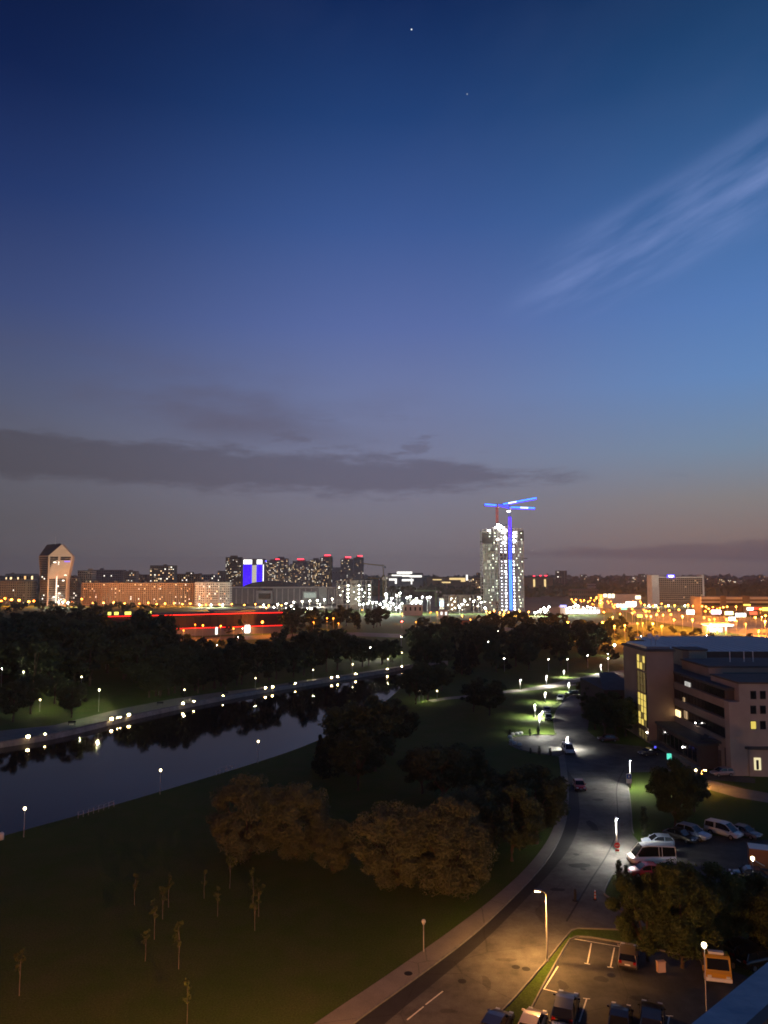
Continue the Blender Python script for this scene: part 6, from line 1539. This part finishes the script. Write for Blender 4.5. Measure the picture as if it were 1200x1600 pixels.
def d_blue(o, h, w): MB().box((0, -.06, h), (.4, .06, .4)).build('panel', glow('blue_small_sign', (.10, .10, 1), 1.3), o)
small_sign((1024, 1178), 1.4, 'tiny blue glowing sign beside the dark saloon', d_blue)
def bollard(xy, h, label, stripes, r=.07, g=None):
    p = P(*xy); o = thing('bollard', label, 'bollard', (p.x, p.y, .006), 0, g)
    MB().lathe([(r * 2.4, 0), (r * 2.4, .06), (r, .1)], 10).build('base', M_TRIM, o)
    n = 6
    for i in range(n):
        MB().tube([(0, 0, .1 + h * i / n), (0, 0, .1 + h * (i + 1) / n)], r * (1 - .05 * i), 10).build('band', (stripes[i % len(stripes)]), o)
bollard((930, 1406), .95, 'orange and white striped bollard on the road', [mat('sign_orange', (.7, .16, .03), .5), M_SWHITE], .1)
bollard((899, 1407), 1.15, 'dark bollard casting a long shadow on the road', [M_TRIM], .16)
p = P(1033, 1520); o = thing('utility_cabinet', 'pale peach utility cabinet under the big trees', 'cabinet', (p.x, p.y, .1), R(8))
MB().box((0, 0, .45), (.75, .4, .9)).build('case', mat('cabinet_peach', (.6, .42, .32), .6), o); MB().box((0, 0, .93), (.82, .46, .06)).build('lid', mat('cabinet_peach', (.6, .42, .32), .6), o); MB().box((0, -.205, .45), (.66, .012, .8)).build('door', mat('cabinet_door', (.66, .48, .37), .6), o)
for i, (x, y) in enumerate(((797, 1153), (799, 1159), (804, 1163), (812, 1165), (801, 1149), (808, 1148), (814, 1147))):
    p = P(x, y); o = MB().lathe([(.0, 0), (.5, 0), (.55, .25), (.4, .55), (0, .65)], 10).build('boulder', mat('white_stone', (.6, .6, .58), .8), None, True); o.location = (p.x, p.y, 0); tag(o, 'white painted boulder at the rim of the turning bay', 'boulder', 'white boulders round the turning bay')
def rail(pxs, label):
    l = pts(pxs); o = thing('guard_rail', label, 'railing', l[0]); q = [p - l[0] for p in l]
    for z in (.45, .95): MB().tube([(p.x, p.y, z) for p in q], .03, 5).build('rail', M_STEEL, o)
    for p in q: MB().tube([(p.x, p.y, 0), (p.x, p.y, 1.0)], .035, 5).build('post', M_STEEL, o)
rail([(122 + i * 8, 1279 - i * 2.6) for i in range(8)], 'short pale railing at the near water edge by the dim lawn'); rail([(338 + i * 5.5, 1212 - i * 2) for i in range(6)], 'short railing on the near bank beyond the lamp')
p = P(2, 1312); o = MB().lathe([(0, 0), (.35, 0), (.35, .8), (.2, 1.0), (0, 1.05)], 12).build('bollard', mat('white_post', (.6, .6, .55), .6), None, True); o.location = (p.x, p.y, 0); tag(o, 'stout white bollard beside the lit globe lamp on the bank', 'bollard')
# benches along the promenade, dark low shapes
for i, (x, y) in enumerate(((455, 1071), (352, 1086), (250, 1102), (112, 1133))):
    p = P(x, y); o = thing('park_bench', ('dark promenade bench between two lit globe lamps', 'dark promenade bench beside the paired bank lights', 'dark promenade bench below the low lawn trees', 'dark promenade bench below the lamp-lit lawn')[i], 'bench', (p.x, p.y, .01), R(12), 'benches on the promenade')
    MB().box((0, 0, .45), (1.8, .45, .06)).build('seat', M_TRIM, o); MB().box((0, .24, .75), (1.8, .05, .4)).build('backrest', M_TRIM, o)
    for s in (-.75, .75): MB().box((s, 0, .22), (.08, .42, .42)).build('leg', M_TRIM, o)

# ================================================================== HAZE: thin city air, lit by the sky and the lamps
if HAZE > 0:
    hb = MB().span((-4200, -60, -4), (4200, 5600, 160)).build('haze', None or bpy.data.materials.new('city_haze'))
    hm = hb.data.materials[0]; hm.use_nodes = True; hn = hm.node_tree.nodes; hn.clear()
    pv = hn.new('ShaderNodeVolumePrincipled'); pv.inputs['Color'].default_value = (0.92, 0.92, 0.95, 1); pv.inputs['Density'].default_value = HAZE; pv.inputs['Anisotropy'].default_value = 0.35
    ho = hn.new('ShaderNodeOutputMaterial'); hm.node_tree.links.new(pv.outputs[0], ho.inputs['Volume'])
    hb['kind'] = 'stuff'; hb['label'] = 'thin evening haze over the city'
